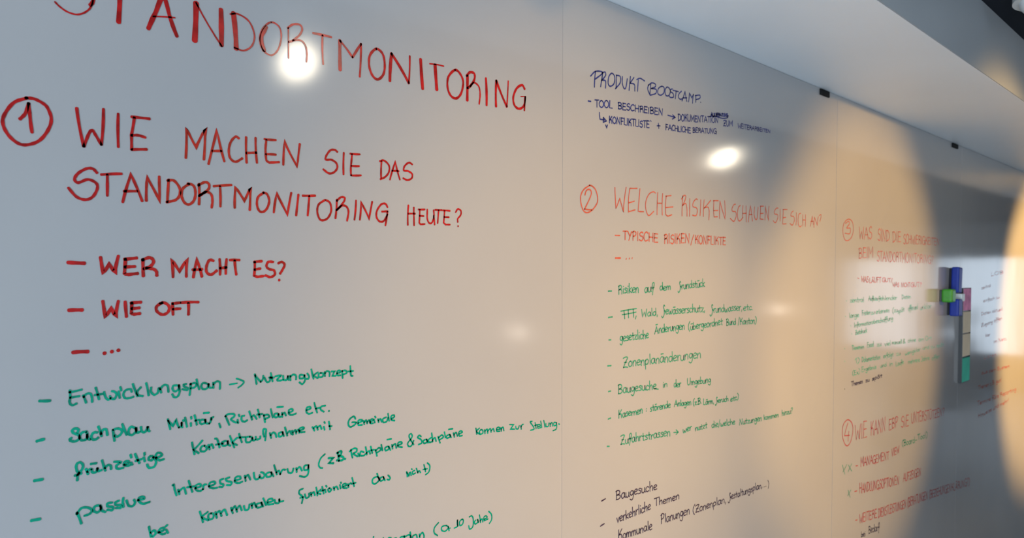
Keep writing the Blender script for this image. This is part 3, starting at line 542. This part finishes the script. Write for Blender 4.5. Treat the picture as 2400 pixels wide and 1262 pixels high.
trace(M3, 's 1635,345 1605,375 1600,420 1640,430 1650,490 1620,555 1585,530; l 1680,370 1675,555; s 1745,380 1715,400 1705,480 1715,560 1740,580 1755,560; l 1775,400 1775,570; l 1815,400 1812,575; l 1775,480 1815,480', 'orange_red', 2.5)
trace(M3, 'l 1885,575 1915,415 1932,545; l 1890,500 1930,500; l 1940,590 1948,440 1990,560 2005,430; s 2018,415 2045,400 2045,440 2028,500', 'orange_red', 2.5)
line('red line reading TYPISCHE RISIKEN/KONFLIKTE')
trace(M2, 'l 580,758 645,760', 'orange_red', 2.8, name='dash')
word(M2, 'TYPISCHE', 685, 812, 1155, 852, 122, color='orange_red', mm=2.9); word(M2, 'RISIKEN', 1238, 870, 1582, 862, 125, color='orange_red', mm=2.9)
trace(M2, 'l 1640,750 1598,890', 'orange_red', 2.7, name='slash'); word(M3, 'KONFLIKTE', 182, 828, 632, 850, 125, 110, color='orange_red', mm=2.9)
line('short red dash with three dots')
trace(M2, 'l 584,1063 653,1063', 'orange_red', 4.0, name='dash'); trace(M2, 'l 728,1082 733,1068; l 770,1076 774,1062; l 808,1072 812,1058', 'orange_red', 2.6, name='dots')
def bullets(crop, color, items, mm=2.6):
    for label, dash, ws in items:
        line(label)
        if dash: trace(crop, 'l %s,%s %s,%s' % dash, color, 3.0, name='dash')
        for w_ in ws:
            if w_[0] == '>': trace(crop, w_[1], color, mm, name='arrow')
            elif w_[0] == '~': trace(crop, w_[1], color, mm)
            else: word(crop, *w_, color=color, mm=mm)
bullets(M4, 'light_green', [
 ('green line reading Risiken auf dem Grundstück', (122, 258, 160, 256), [('Risiken', 235, 292, 465, 270, 105), ('auf', 535, 272, 640, 262, 100), ('dem', 708, 250, 830, 243, 85), ('§rundstück', 915, 242, 1218, 205, 92)]),
 ('green line reading FFF, Wald, Gewässerschutz, Grundwasser, etc.', (122, 558, 170, 550), [('~', 'l 265,485 445,455; l 280,525 440,495; l 300,480 310,572; l 350,470 355,562; l 405,462 412,555; l 440,540 432,575'), ('Wald,', 500, 552, 685, 535, 85), ('§ewässerschutz,', 730, 528, 1222, 490, 95), ('§rundwasser,', 1280, 508, 1645, 475, 90), ('etc.', 1660, 482, 1765, 472, 75)]),
 ('green line reading gesetzliche Änderungen (übergeordnet Bund/Kanton)', (130, 812, 152, 812), [('gesetzliche', 255, 832, 578, 792, 100), ('Änderungen', 650, 745, 988, 690, 95), ('(übergeordnet', 1030, 705, 1420, 640, 88), ('Bund', 1465, 650, 1572, 637, 75), ('/Kanton)', 1598, 640, 1808, 625, 78)]),
 ('green line reading Zonenplanänderungen', (115, 1108, 155, 1105), [('Zonenplanänderungen', 290, 1128, 1172, 1018, 112)])])
bullets(M5, 'light_green', [
 ('green line reading Baugesuche in der Umgebung', (128, 292, 155, 286), [('Baugesuche', 240, 322, 685, 260, 105), ('~', 'l 660,258 715,265'), ('in', 765, 247, 815, 238, 75), ('der', 895, 245, 975, 235, 85), ('Umgebung', 1052, 220, 1325, 188, 78)]),
 ('green line reading Kasernen: störende Anlagen (z.B. Lärm, Geruch etc)', (125, 615, 155, 603), [('Kasernen', 245, 605, 525, 548, 90), (':', 562, 530, 580, 525, 70), ('störende', 615, 528, 852, 480, 80), ('Anlagen', 900, 472, 1095, 448, 72), ('(z.B.', 1118, 458, 1218, 432, 75), ('Lärm,', 1240, 447, 1362, 432, 70), ('§eruch', 1378, 432, 1532, 403, 65), ('etc)', 1558, 412, 1652, 385, 68)]),
 ('green line starting Zufahrtstrassen', (115, 935, 138, 935), [('Zufahrtstrassen', 270, 912, 848, 812, 105), ('>', 'l 892,772 945,768; l 920,740 947,768 920,795'), ('wer', 1000, 775, 1100, 745, 80), ('nutzt', 1145, 757, 1282, 717, 75), ('die/welche', 1338, 722, 1608, 675, 75), ('Nutzungen', 1662, 685, 1922, 635, 72), ('kommen', 1948, 627, 2120, 590, 62), ('hinzu?', 2160, 580, 2285, 545, 68)])])
bullets(M6, 'black', [
 ('dark violet line reading Baugesuche', (100, 445, 150, 415), [('Baugesuche', 275, 432, 775, 302, 115)]),
 ('dark violet line reading verkehrliche Themen', (88, 752, 135, 722), [('verkehrliche', 285, 712, 698, 552, 115), ('Themen', 745, 512, 1048, 422, 95)]),
 ('dark violet line reading kommunale Planungen (Zonenplan, Gestaltungsplan...)', None, [('Kommunale', 305, 925, 715, 792, 118), ('Planungen', 825, 728, 1175, 608, 115), ('(Zonenplan,', 1215, 600, 1622, 462, 95), ('§estaltungsplan,', 1650, 440, 2065, 285, 85), ('~', 'd 2088,272; d 2100,268; d 2112,264'), ('~', 's 2135,190 2148,230 2140,290')])], mm=2.5)

# ---- panel 3
M7 = Crop(1940, 480, 4.854); M8 = Crop(1940, 680, 5.217); M9 = Crop(1940, 900, 3.487); M10 = Crop(2260, 520, 2.629)
line('faint orange-red question 3, first line')
trace(M7, 's 235,165 185,210 170,300 190,390 225,410 270,370 290,290 280,200 235,165; s 200,215 235,190 245,220 215,265 255,270 250,330 195,325', 'orange_red', 3.0, name='circled_number')
for a in (('WAS', 355, 392, 500, 392, 140), ('SIND', 568, 412, 700, 424, 135), ('DIE', 735, 430, 830, 424, 122), ('SCHWIERIGKEITEN', 860, 445, 1268, 462, 112, 72)): word(M7, *a, color='orange_red', mm=3.0)
line('faint orange-red question 3, second line')
for a in (('BEIM', 350, 612, 515, 604, 120), ('STANDORTMONITORING?', 560, 645, 1200, 672, 120, 92)): word(M7, *a, color='orange_red', mm=3.0)
line('small red line under question 3')
trace(M7, 'l 338,835 356,842', 'orange_red', 3.0, name='dash')
for a in (('WAS', 382, 880, 462, 886, 65), ('LÄUFT', 475, 890, 605, 885, 58), ('GUT/', 620, 880, 735, 882, 45), ('WAS', 738, 932, 810, 936, 48), ('NICHT', 835, 938, 935, 938, 48), ('GUT?', 945, 936, 1065, 934, 50)): word(M7, *a, color='orange_red', mm=3.2)
def blt(crop, x, y, c='pale_green'): trace(crop, 'd %d,%d' % (x, y), c, 4, name='dash')
for lab, dot, ws in [
 ('small green line beside the green magnet', (228, 135), [('zentral', 272, 152, 440, 150, 62), ('Aufbau', 498, 132, 610, 128, 55), ('fehlender', 620, 130, 845, 118, 55), ('Daten', 905, 112, 1012, 104, 50)]),
 ('small green line below the first', (215, 325), [('lange', 262, 345, 378, 332, 60), ('Fristen', 418, 312, 520, 300, 60), ('zu erkennen', 530, 302, 752, 272, 58), ('(zu', 790, 285, 850, 270, 60), ('spät', 855, 290, 935, 262, 60), ('offen und', 985, 260, 1100, 235, 68), ('unklar', 1130, 245, 1262, 222, 62)]),
 ('small green line with a long word', (280, 440), [('Informationsbeschaffung', 322, 460, 795, 370, 55)]),
 ('short green word below the long word', (292, 538), [('Zeitdruck', 335, 552, 478, 520, 58)]),
 ('green line level with the shelf of cards', (205, 720), [('Themen', 295, 738, 400, 720, 52), ('im', 405, 722, 440, 716, 52), ('Excel', 482, 705, 560, 692, 62), ('zu', 600, 694, 650, 688, 58), ('viel', 695, 690, 765, 676, 58), ('manuell', 785, 668, 905, 655, 50), ('&', 915, 655, 945, 650, 50), ('ohne', 980, 645, 1075, 632, 52), ('am Ort', 1110, 632, 1265, 612, 56)]),
 ('lower green line, starting with a mark', (205, 875), [('1)', 330, 905, 385, 890, 60), ('Dokumentation', 415, 885, 640, 845, 62), ('erfolgt', 680, 835, 800, 815, 58), ('zu', 835, 808, 885, 798, 54), ('wenig', 945, 800, 1050, 770, 50), ('klar', 1055, 770, 1130, 745, 50), ('und zu spät', 1160, 730, 1420, 690, 48)]),
 ('lowest green line of the group', None, [('(Ex)', 298, 1050, 390, 1025, 56), ('Ergebnis', 412, 1005, 590, 965, 58), ('und', 640, 952, 715, 938, 54), ('in', 750, 935, 790, 925, 58), ('Laufe', 830, 935, 925, 905, 56), ('mehrere Jahre', 980, 905, 1240, 855, 56), ('offen', 1270, 860, 1365, 830, 50)])]:
    line(lab)
    if dot: blt(M8, *dot)
    for a in ws: word(M8, *a, color='pale_green', mm=3.0)
line('small dark violet line under the green notes')
blt(M8, 205, 1213, 'black')
for a in (('Themen', 285, 1178, 425, 1145, 55), ('zu', 460, 1130, 505, 1120, 50), ('spät', 540, 1112, 660, 1070, 50)): word(M8, *a, color='black', mm=3.0)
line('dark red question 4 with a circled 4')
trace(M9, 's 160,295 125,340 118,420 140,495 165,505 190,460 205,380 195,320 160,295; l 165,320 135,425 178,422; l 172,390 165,470', 'rust', 3.4, name='circled_number')
for a in (('WIE', 222, 468, 318, 438, 128), ('KANN', 350, 428, 470, 388, 112), ('EBP', 498, 380, 572, 350, 88), ('SIE', 598, 362, 660, 345, 88), ('UNTERSTÜTZEN?', 682, 328, 950, 262, 88, 62)): word(M9, *a, color='rust', mm=3.2)
line('red line reading MANAGEMENT VIEW with two green crosses before it')
trace(M9, 'l 118,665 138,740; l 155,660 122,722; l 168,665 195,715; l 195,655 165,722', 'light_green', 2.6, name='cross_marks'); trace(M9, 'l 228,672 245,670', 'rust', 3.4, name='dash')
for a in (('MANAGEMENT', 268, 682, 498, 618, 75, 65), ('VIEW', 520, 595, 582, 565, 58)): word(M9, *a, color='rust', mm=3.2)
word(M9, '(Board-', 605, 512, 725, 478, 48, color='light_green', mm=3.4); word(M9, 'Tool)', 732, 462, 812, 438, 45, color='light_green', mm=3.4)
line('red line reading HANDLUNGSOPTIONEN AUFZEIGEN with one green cross')
trace(M9, 'l 165,870 182,930; l 188,868 162,918', 'light_green', 2.6, name='cross_marks'); trace(M9, 'l 218,882 238,876', 'rust', 3.4, name='dash')
for a in (('HANDLUNGSOPTIONEN', 258, 898, 582, 822, 78, 68), ('AUFZEIGEN', 615, 805, 760, 748, 68, 60)): word(M9, *a, color='rust', mm=3.2)
line('red line reading WEITERE DIENSTLEISTUNGEN with notes in brackets')
trace(M9, 'l 225,1118 240,1114', 'rust', 3.4, name='dash')
for a in (('WEITERE', 258, 1142, 400, 1092, 75, 68), ('DIENSTLEISTUNGEN', 412, 1098, 640, 1012, 75, 68), ('(BERATUNGEN', 650, 1008, 815, 942, 68), ('(BEZIEHUNGEN', 828, 938, 1005, 880, 64), ('KLÄRUNG?)', 1010, 878, 1158, 828, 60)): word(M9, *a, color='rust', mm=3.2)
line('dark handwriting below the last red line')
word(M9, 'bei', 272, 1255, 305, 1245, 48, color='black', mm=3); word(M9, 'Bedarf', 332, 1228, 420, 1198, 62, color='black', mm=3)

# ---- panel 4: faint red lines, almost edge-on
for k, (t, a) in enumerate([('LOB', (165, 335, 240, 320, 20)), ('zentral', (105, 418, 162, 402, 20)), ('einfach zu', (118, 498, 215, 472, 20)), ('Daten aktuell', (105, 578, 235, 548, 20)), ('Zugang offen', (105, 650, 232, 604, 22)),
                            ('klar', (130, 712, 158, 704, 20)), ('im Netz', (180, 750, 258, 730, 20)), ('Listen', (120, 846, 195, 828, 22)), ('aus dem System', (105, 942, 278, 898, 20)), ('Themen z.B. gut!', (85, 1036, 228, 985, 24)),
                            ('Termine fürs Reporting', (80, 1135, 318, 1042, 26)), ('Hinweise und mehr!', (85, 1212, 272, 1112, 26))]):
    line(None); word(M10, t, *a, color='orange_red', mm=3.4)

# ------------------------------------------------------------------ things stuck on the boards
def zspan(px, y0, y1): return at(px, y1).z, at(px, y0).z
# blue felt erasers: body on a felt layer, magnet side to the board
def eraser(label, px, y0, y1, t, wx, tilt=0.0):
    z0, z1 = zspan(px, y0, y1); x = at(px, (y0+y1)/2).x
    o = thing('board_eraser', label, 'eraser', (x, 0, (z0+z1)/2), 'blue board erasers'); h = (z1-z0)/2
    link('grip', box((0, -t, -h), (wx, -.010, h), .007, 3), M['blue'], o)
    link('felt_pad', box((.004, -.011, -h+.004), (wx-.004, -.001, h-.004), .001, 1), M['felt'], o)
    o.rotation_euler = (0, tilt, 0); return o
eraser('upper tall blue eraser stuck above the green magnet', 2223, 626, 686, .040, .055, math.radians(3))
eraser('lower blue eraser stuck below the green magnet', 2219, 701, 741, .046, .060, math.radians(1.5))
z0, z1 = zspan(2201, 678, 709); x = at(2201, 693).x
g = thing('cube_magnet', 'bright green cube magnet between the two blue erasers', 'magnet', (x, 0, (z0+z1)/2)); h = (z1-z0)/2
link('cube', box((0, -.050, -h), (.055, -.008, h), .009, 3), M['green'], g)
link('magnet_foot', box((.004, -.009, -h+.004), (.051, -.0005, h-.004), .001, 1), M['black'], g)
z0, z1 = zspan(2232, 689, 707); x = at(2226, 697).x
wm = thing('block_magnet', 'small white block magnet right beside the green cube magnet', 'magnet', (x+.05, 0, (z0+z1)/2)); h = (z1-z0)/2
link('block', box((0, -.034, -h), (.05, -.003, h), .003), M['white'], wm)
link('magnet_foot', box((.004, -.004, -h+.003), (.046, -.0005, h-.003)), M['black'], wm)
# narrow black card holder with four square card pads
x = at(2247, 780).x; z0, z1 = zspan(2247, 676, 896)
ch = thing('card_holder', 'tall narrow black card holder fixed beside the erasers', 'card holder', (x, 0, z0))
hh = z1-z0; cw = .135
link('back_plate', box((0, -.006, 0), (cw+.004, -.0005, hh)), M['black'], ch)
link('side_rail', box((-.004, -.016, 0), (.0, -.0005, hh)), M['black'], ch)
link('side_rail', box((cw+.004, -.012, 0), (cw+.007, -.0005, hh)), M['black'], ch)
link('bottom_lip', box((0, -.012, -.004), (cw+.004, -.0005, 0)), M['black'], ch)
ys = [(677, 728, 'pink', 'pink card pad at the top of the black holder'), (731, 780, 'beige', 'upper beige card pad, under the pink one'),
      (783, 834, 'beige', 'lower beige card pad, above the teal one'), (838, 893, 'teal', 'teal green card pad at the bottom of the holder')]
for a, b, c, lab in ys:
    q0, q1 = zspan(2258, a, b)
    pd = thing('card_pad', lab, 'card pad', (x+.002, -.0068, q0), 'card pads in the black holder')
    n = 3
    for k in range(n):
        j = (k % 2)*.0012
        link('card', box((j, -.0020*(k+1)+.0002, 0), (cw-.001+j, -.0020*k, q1-q0-j)), M[c], pd)

# ------------------------------------------------------------------ lamps
def head(loc, label, target):
    o = thing('track_spotlight', label, 'spotlight', loc, 'warm spotlights on the dark ceiling')
    link('ceiling_plate', cyl(.05, .05, CEIL-loc[2]-.012, CEIL-loc[2]-.0005), M['lampbody'], o)
    link('stem', cyl(.009, .009, .03, CEIL-loc[2]-.011, 12), M['lampbody'], o)
    q = (Vector(target)-Vector(loc)).to_track_quat('-Z', 'Y')
    b = link('lamp_head', cyl(.060, .045, -.02, .11), M['lampbody'], o, True); b.rotation_mode = 'QUATERNION'; b.rotation_quaternion = q
    e = bmesh.new(); bmesh.ops.create_uvsphere(e, u_segments=20, v_segments=12, radius=.056)
    for v in e.verts: v.co.z = v.co.z*.6-.03
    l = link('lens', e, M['lens'], b, True)
for p, lab in ((HEAD1, 'spotlight mirrored in the red title of the first whiteboard'), (HEAD2, 'spotlight mirrored under the blue note on the second whiteboard')):
    head(p, lab, (p.x, 0, 1.2))
# round frosted ceiling lamp at the upper right
p = at_z(2492, 8, CEIL-.045)
rl = thing('ceiling_lamp', 'round frosted lamp on the dark ceiling at the upper right corner', 'lamp', (p.x, p.y, CEIL))
link('lamp_rim', cyl(.115, .115, -.03, -.0005, 48), M['lampbody'], rl, False)
e = bmesh.new(); bmesh.ops.create_uvsphere(e, u_segments=32, v_segments=16, radius=.10)
for v in e.verts: v.co.z = v.co.z*.45-.03
link('diffuser', e, M['lensdim'], rl, True)

for (loc, tgt, pw, ang, bl), lab in zip(WASH, ('recessed warm downlight washing the end of the first whiteboard', 'recessed warm downlight washing the far half of the second whiteboard', 'added warm downlight filling the gap between the first two pools of light', 'recessed warm downlight washing the whiteboard at the right edge')):
    dl = thing('recessed_downlight', lab, 'downlight', (loc.x, loc.y, CEIL), 'recessed downlights over the whiteboards')
    bm = bmesh.new(); k = 32; rings = []
    for r, z in ((.085, -.0005), (.085, -.012), (.060, -.012), (.050, -.004)):
        rings.append([bm.verts.new((r*math.cos(i*2*math.pi/k), r*math.sin(i*2*math.pi/k), z)) for i in range(k)])
    for a, b in zip(rings, rings[1:]):
        for i in range(k): bm.faces.new((a[i], a[(i+1) % k], b[(i+1) % k], b[i]))
    link('trim_ring', bm, M['lampbody'], dl, True)
    link('lens', cyl(.052, .052, -.006, -.0008, 32), M['lensdim'], dl)

# ------------------------------------------------------------------ the room behind, seen mirrored in the boards
def curtain(label, y0, y1, z0, z1, n):
    bm = bmesh.new(); k = 40; rows = []
    for i in range(k+1):
        y = y0+(y1-y0)*i/k; x = ROOM_X1-.14+.035*math.sin(i/k*n*2*math.pi)
        rows.append((bm.verts.new((x, y, z0)), bm.verts.new((x, y, z1))))
    for a, b in zip(rows, rows[1:]): bm.faces.new((a[0], b[0], b[1], a[1]))
    bmesh.ops.solidify(bm, geom=bm.faces[:], thickness=.004)
    o = thing('curtain', label, 'curtain', (0, 0, 0), 'pale curtains at the far windows')
    link('cloth', bm, M['curtain'], o, True)
    link('rail', box((ROOM_X1-.15, y0-.05, z1-.01), (ROOM_X1-.13, y1+.05, z1+.015)), M['glass'], o)
curtain('pale curtain mirrored at the far window nearest the boards', -1.62, -1.30, .15, 2.02, 4)
curtain('pale curtain mirrored between the far windows', -2.95, -2.60, .15, 2.02, 4)

def make_table(label, x, y, lx, ly):
    o = thing('meeting_table', label, 'table', (x, y, 0))
    link('table_top', box((-lx/2, -ly/2, .715), (lx/2, ly/2, .745), .004, 1), M['table'], o)
    for sx in (-1, 1):
        for sy in (-1, 1):
            c = cyl(.02, .02, 0, .716, 14)
            for v in c.verts: v.co += Vector((sx*(lx/2-.08), sy*(ly/2-.08), 0))
            link('leg', c, M['glass'], o)
make_table('pale meeting table mirrored below the card holder', 8.3, -2.0, 1.8, .8)

def make_chair(label, x, y, rz):
    o = thing('office_chair', label, 'chair', (x, y, 0), 'chairs at the meeting table'); o.rotation_euler = (0, 0, rz)
    link('seat', box((-.22, -.22, .40), (.22, .22, .438), .012), M['shirt2'], o)
    link('backrest', box((-.21, -.24, .55), (.21, -.215, .86), .01), M['shirt2'], o)
    for sx in (-1, 1):
        link('back_support', box((sx*.17-.012, -.238, .41), (sx*.17+.012, -.22, .60)), M['glass'], o)
        for sy in (-1, 1):
            c = cyl(.013, .013, 0, .401, 12)
            for v in c.verts: v.co += Vector((sx*.19, sy*.19, 0))
            link('leg', c, M['glass'], o)
PEOPLE = [(8.0, -1.25, math.pi, 'person in a rust shirt seated at the table, mirrored left of the card holder', 'shirt'),
          (8.7, -1.28, math.pi, 'person in a dark jumper seated at the table, mirrored right of the card holder', 'shirt2')]
make_chair('dark chair under the person in the rust shirt', PEOPLE[0][0], PEOPLE[0][1], PEOPLE[0][2])
make_chair('dark chair under the person in the dark jumper', PEOPLE[1][0], PEOPLE[1][1], PEOPLE[1][2])

def skin_mesh(name, verts, edges_, radii, m, parent, sub=2):
    me = D.meshes.new(name); me.from_pydata(verts, edges_, []); me.materials.append(m)
    o = D.objects.new(name, me); COL.objects.link(o); o.parent = parent
    md = o.modifiers.new('skin', 'SKIN'); md.use_smooth_shade = True
    for v, r in zip(me.skin_vertices[0].data, radii): v.radius = (r if isinstance(r, tuple) else (r, r))
    me.skin_vertices[0].data[0].use_root = True
    s = o.modifiers.new('sub', 'SUBSURF'); s.levels = sub; s.render_levels = sub
    return o
def make_person(x, y, rz, label, top):
    o = thing('person', label, 'person', (x, y, 0)); o.rotation_euler = (0, 0, rz)
    # pelvis, spine, neck; +y is forward, seated with forearms on the table
    V = [(0, -.04, .57), (0, -.06, .78), (0, -.05, .95), (0, -.04, 1.03), (0, -.02, 1.10)]; R = [(.15, .11), (.14, .10), (.16, .10), (.07, .06), (.055, .055)]
    E = [(0, 1), (1, 2), (2, 3), (3, 4)]
    for s in (-1, 1):
        b = len(V)
        V += [(s*.18, -.05, .97), (s*.23, .05, .74), (s*.20, .27, .785)]; R += [.06, .047, .033]; E += [(2, b), (b, b+1), (b+1, b+2)]
    skin_mesh('shirt', V, E, R, M[top], o)
    V = [(0, -.04, .54)]; R = [(.15, .10)]; E = []
    for s in (-1, 1):
        b = len(V); V += [(s*.10, .0, .53), (s*.12, .38, .53), (s*.12, .36, .10)]; R += [.085, .062, .042]; E += [(0, b), (b, b+1), (b+1, b+2)]
    skin_mesh('trousers', V, E, R, M['trousers'], o)
    for s in (-1, 1):
        link('shoe', box((s*.12-.045, .28, 0.0), (s*.12+.045, .55, .09), .03, 3), M['black'], o, True)
        # hand: palm with four fingers and a thumb resting on the table
        hx, hy, hz = s*.20, .27, .785
        V = [(hx, hy, hz), (hx-s*.005, hy+.05, hz-.008), (hx-s*.01, hy+.09, hz-.012)]; R = [(.024, .02), (.034, .015), (.036, .013)]; E = [(0, 1), (1, 2)]
        for k, ln in enumerate((.062, .072, .066, .05)):
            b = len(V); ox = (k-1.5)*.019*s*-1
            V += [(hx-s*.01+ox, hy+.10, hz-.012), (hx-s*.01+ox, hy+.10+ln*.55, hz-.014), (hx-s*.01+ox, hy+.10+ln, hz-.026)]; R += [.0085, .008, .0065]; E += [(2, b), (b, b+1), (b+1, b+2)]
        b = len(V); V += [(hx-s*.035, hy+.055, hz-.012), (hx-s*.055, hy+.085, hz-.018)]; R += [.011, .009]; E += [(1, b), (b, b+1)]
        skin_mesh('hand', V, E, R, M['skin'], o, 1)
    bm = bmesh.new(); bmesh.ops.create_uvsphere(bm, u_segments=28, v_segments=20, radius=1)
    for v in bm.verts:
        c = v.co.copy(); w_ = .078*(1-.18*max(0, -c.z))
        v.co = Vector((c.x*w_, c.y*.095, c.z*.118 + 1.21))
        if c.y > .55 and -.3 < c.z < .15 and abs(c.x) < .25: v.co.y += .018*(1-abs(c.x)*4)   # nose
        if c.y > .6 and -.05 < c.z < .25 and .25 < abs(c.x) < .6: v.co.y -= .008             # eye sockets
    h = link('head', bm, M['skin'], o, True)
    link('neck', (lambda q: ([setattr(v, 'co', v.co+Vector((0, -.015, 0))) for v in q.verts], q)[1])(cyl(.055, .05, 1.02, 1.16, 20)), M['skin'], o, True)
    for s in (-1, 1):
        e = bmesh.new(); bmesh.ops.create_uvsphere(e, u_segments=12, v_segments=8, radius=.012)
        for v in e.verts: v.co += Vector((s*.029, .082, 1.225))
        link('eye', e, M['white'], h, True)
        e = bmesh.new(); bmesh.ops.create_uvsphere(e, u_segments=12, v_segments=8, radius=1)
        for v in e.verts: v.co = Vector((v.co.x*.012+s*.079, v.co.y*.02-.005, v.co.z*.032+1.205))
        link('ear', e, M['skin'], h, True)
    link('mouth', box((-.024, .083, 1.150), (.024, .092, 1.160), .003), M['shirt'], h)
    bm = bmesh.new(); bmesh.ops.create_uvsphere(bm, u_segments=28, v_segments=20, radius=1)
    bmesh.ops.delete(bm, geom=[v for v in bm.verts if (v.co.y > .35 and v.co.z < .55) or v.co.z < -.75], context='VERTS')
    for v in bm.verts: v.co = Vector((v.co.x*.090, v.co.y*.104-.012, v.co.z*.125+1.225))
    link('hair', bm, M['hair'], h, True)
for a in PEOPLE: make_person(*a)

def lamp_on_stand(px, py, lab1, lab2):
    p = mirrored(px, py, 1.16)
    st = thing('side_table', lab1, 'table', (p.x, p.y, 0))
    link('table_top', cyl(.22, .22, .70, .725, 40), M['table'], st)
    link('column', cyl(.022, .022, .02, .701, 16), M['glass'], st)
    link('foot', cyl(.17, .15, 0, .021, 32), M['glass'], st)
    lp = thing('table_lamp', lab2, 'lamp', (p.x, p.y, .7255), 'globe lamps on side tables')
    link('base', cyl(.07, .06, 0, .02, 32), M['glass'], lp)
    link('stem', cyl(.008, .008, .019, .395, 12), M['glass'], lp)
    e = bmesh.new(); bmesh.ops.create_uvsphere(e, u_segments=24, v_segments=16, radius=.052)
    for v in e.verts: v.co.z += .4345
    link('globe', e, M['globe'], lp, True)
lamp_on_stand(1210, 780, 'round side table mirrored in the middle of the boards', 'small globe lamp mirrored between the green notes and the second board text')
lamp_on_stand(1826, 726, 'round side table mirrored right of the green notes', 'small globe lamp mirrored right of the words on ground water')
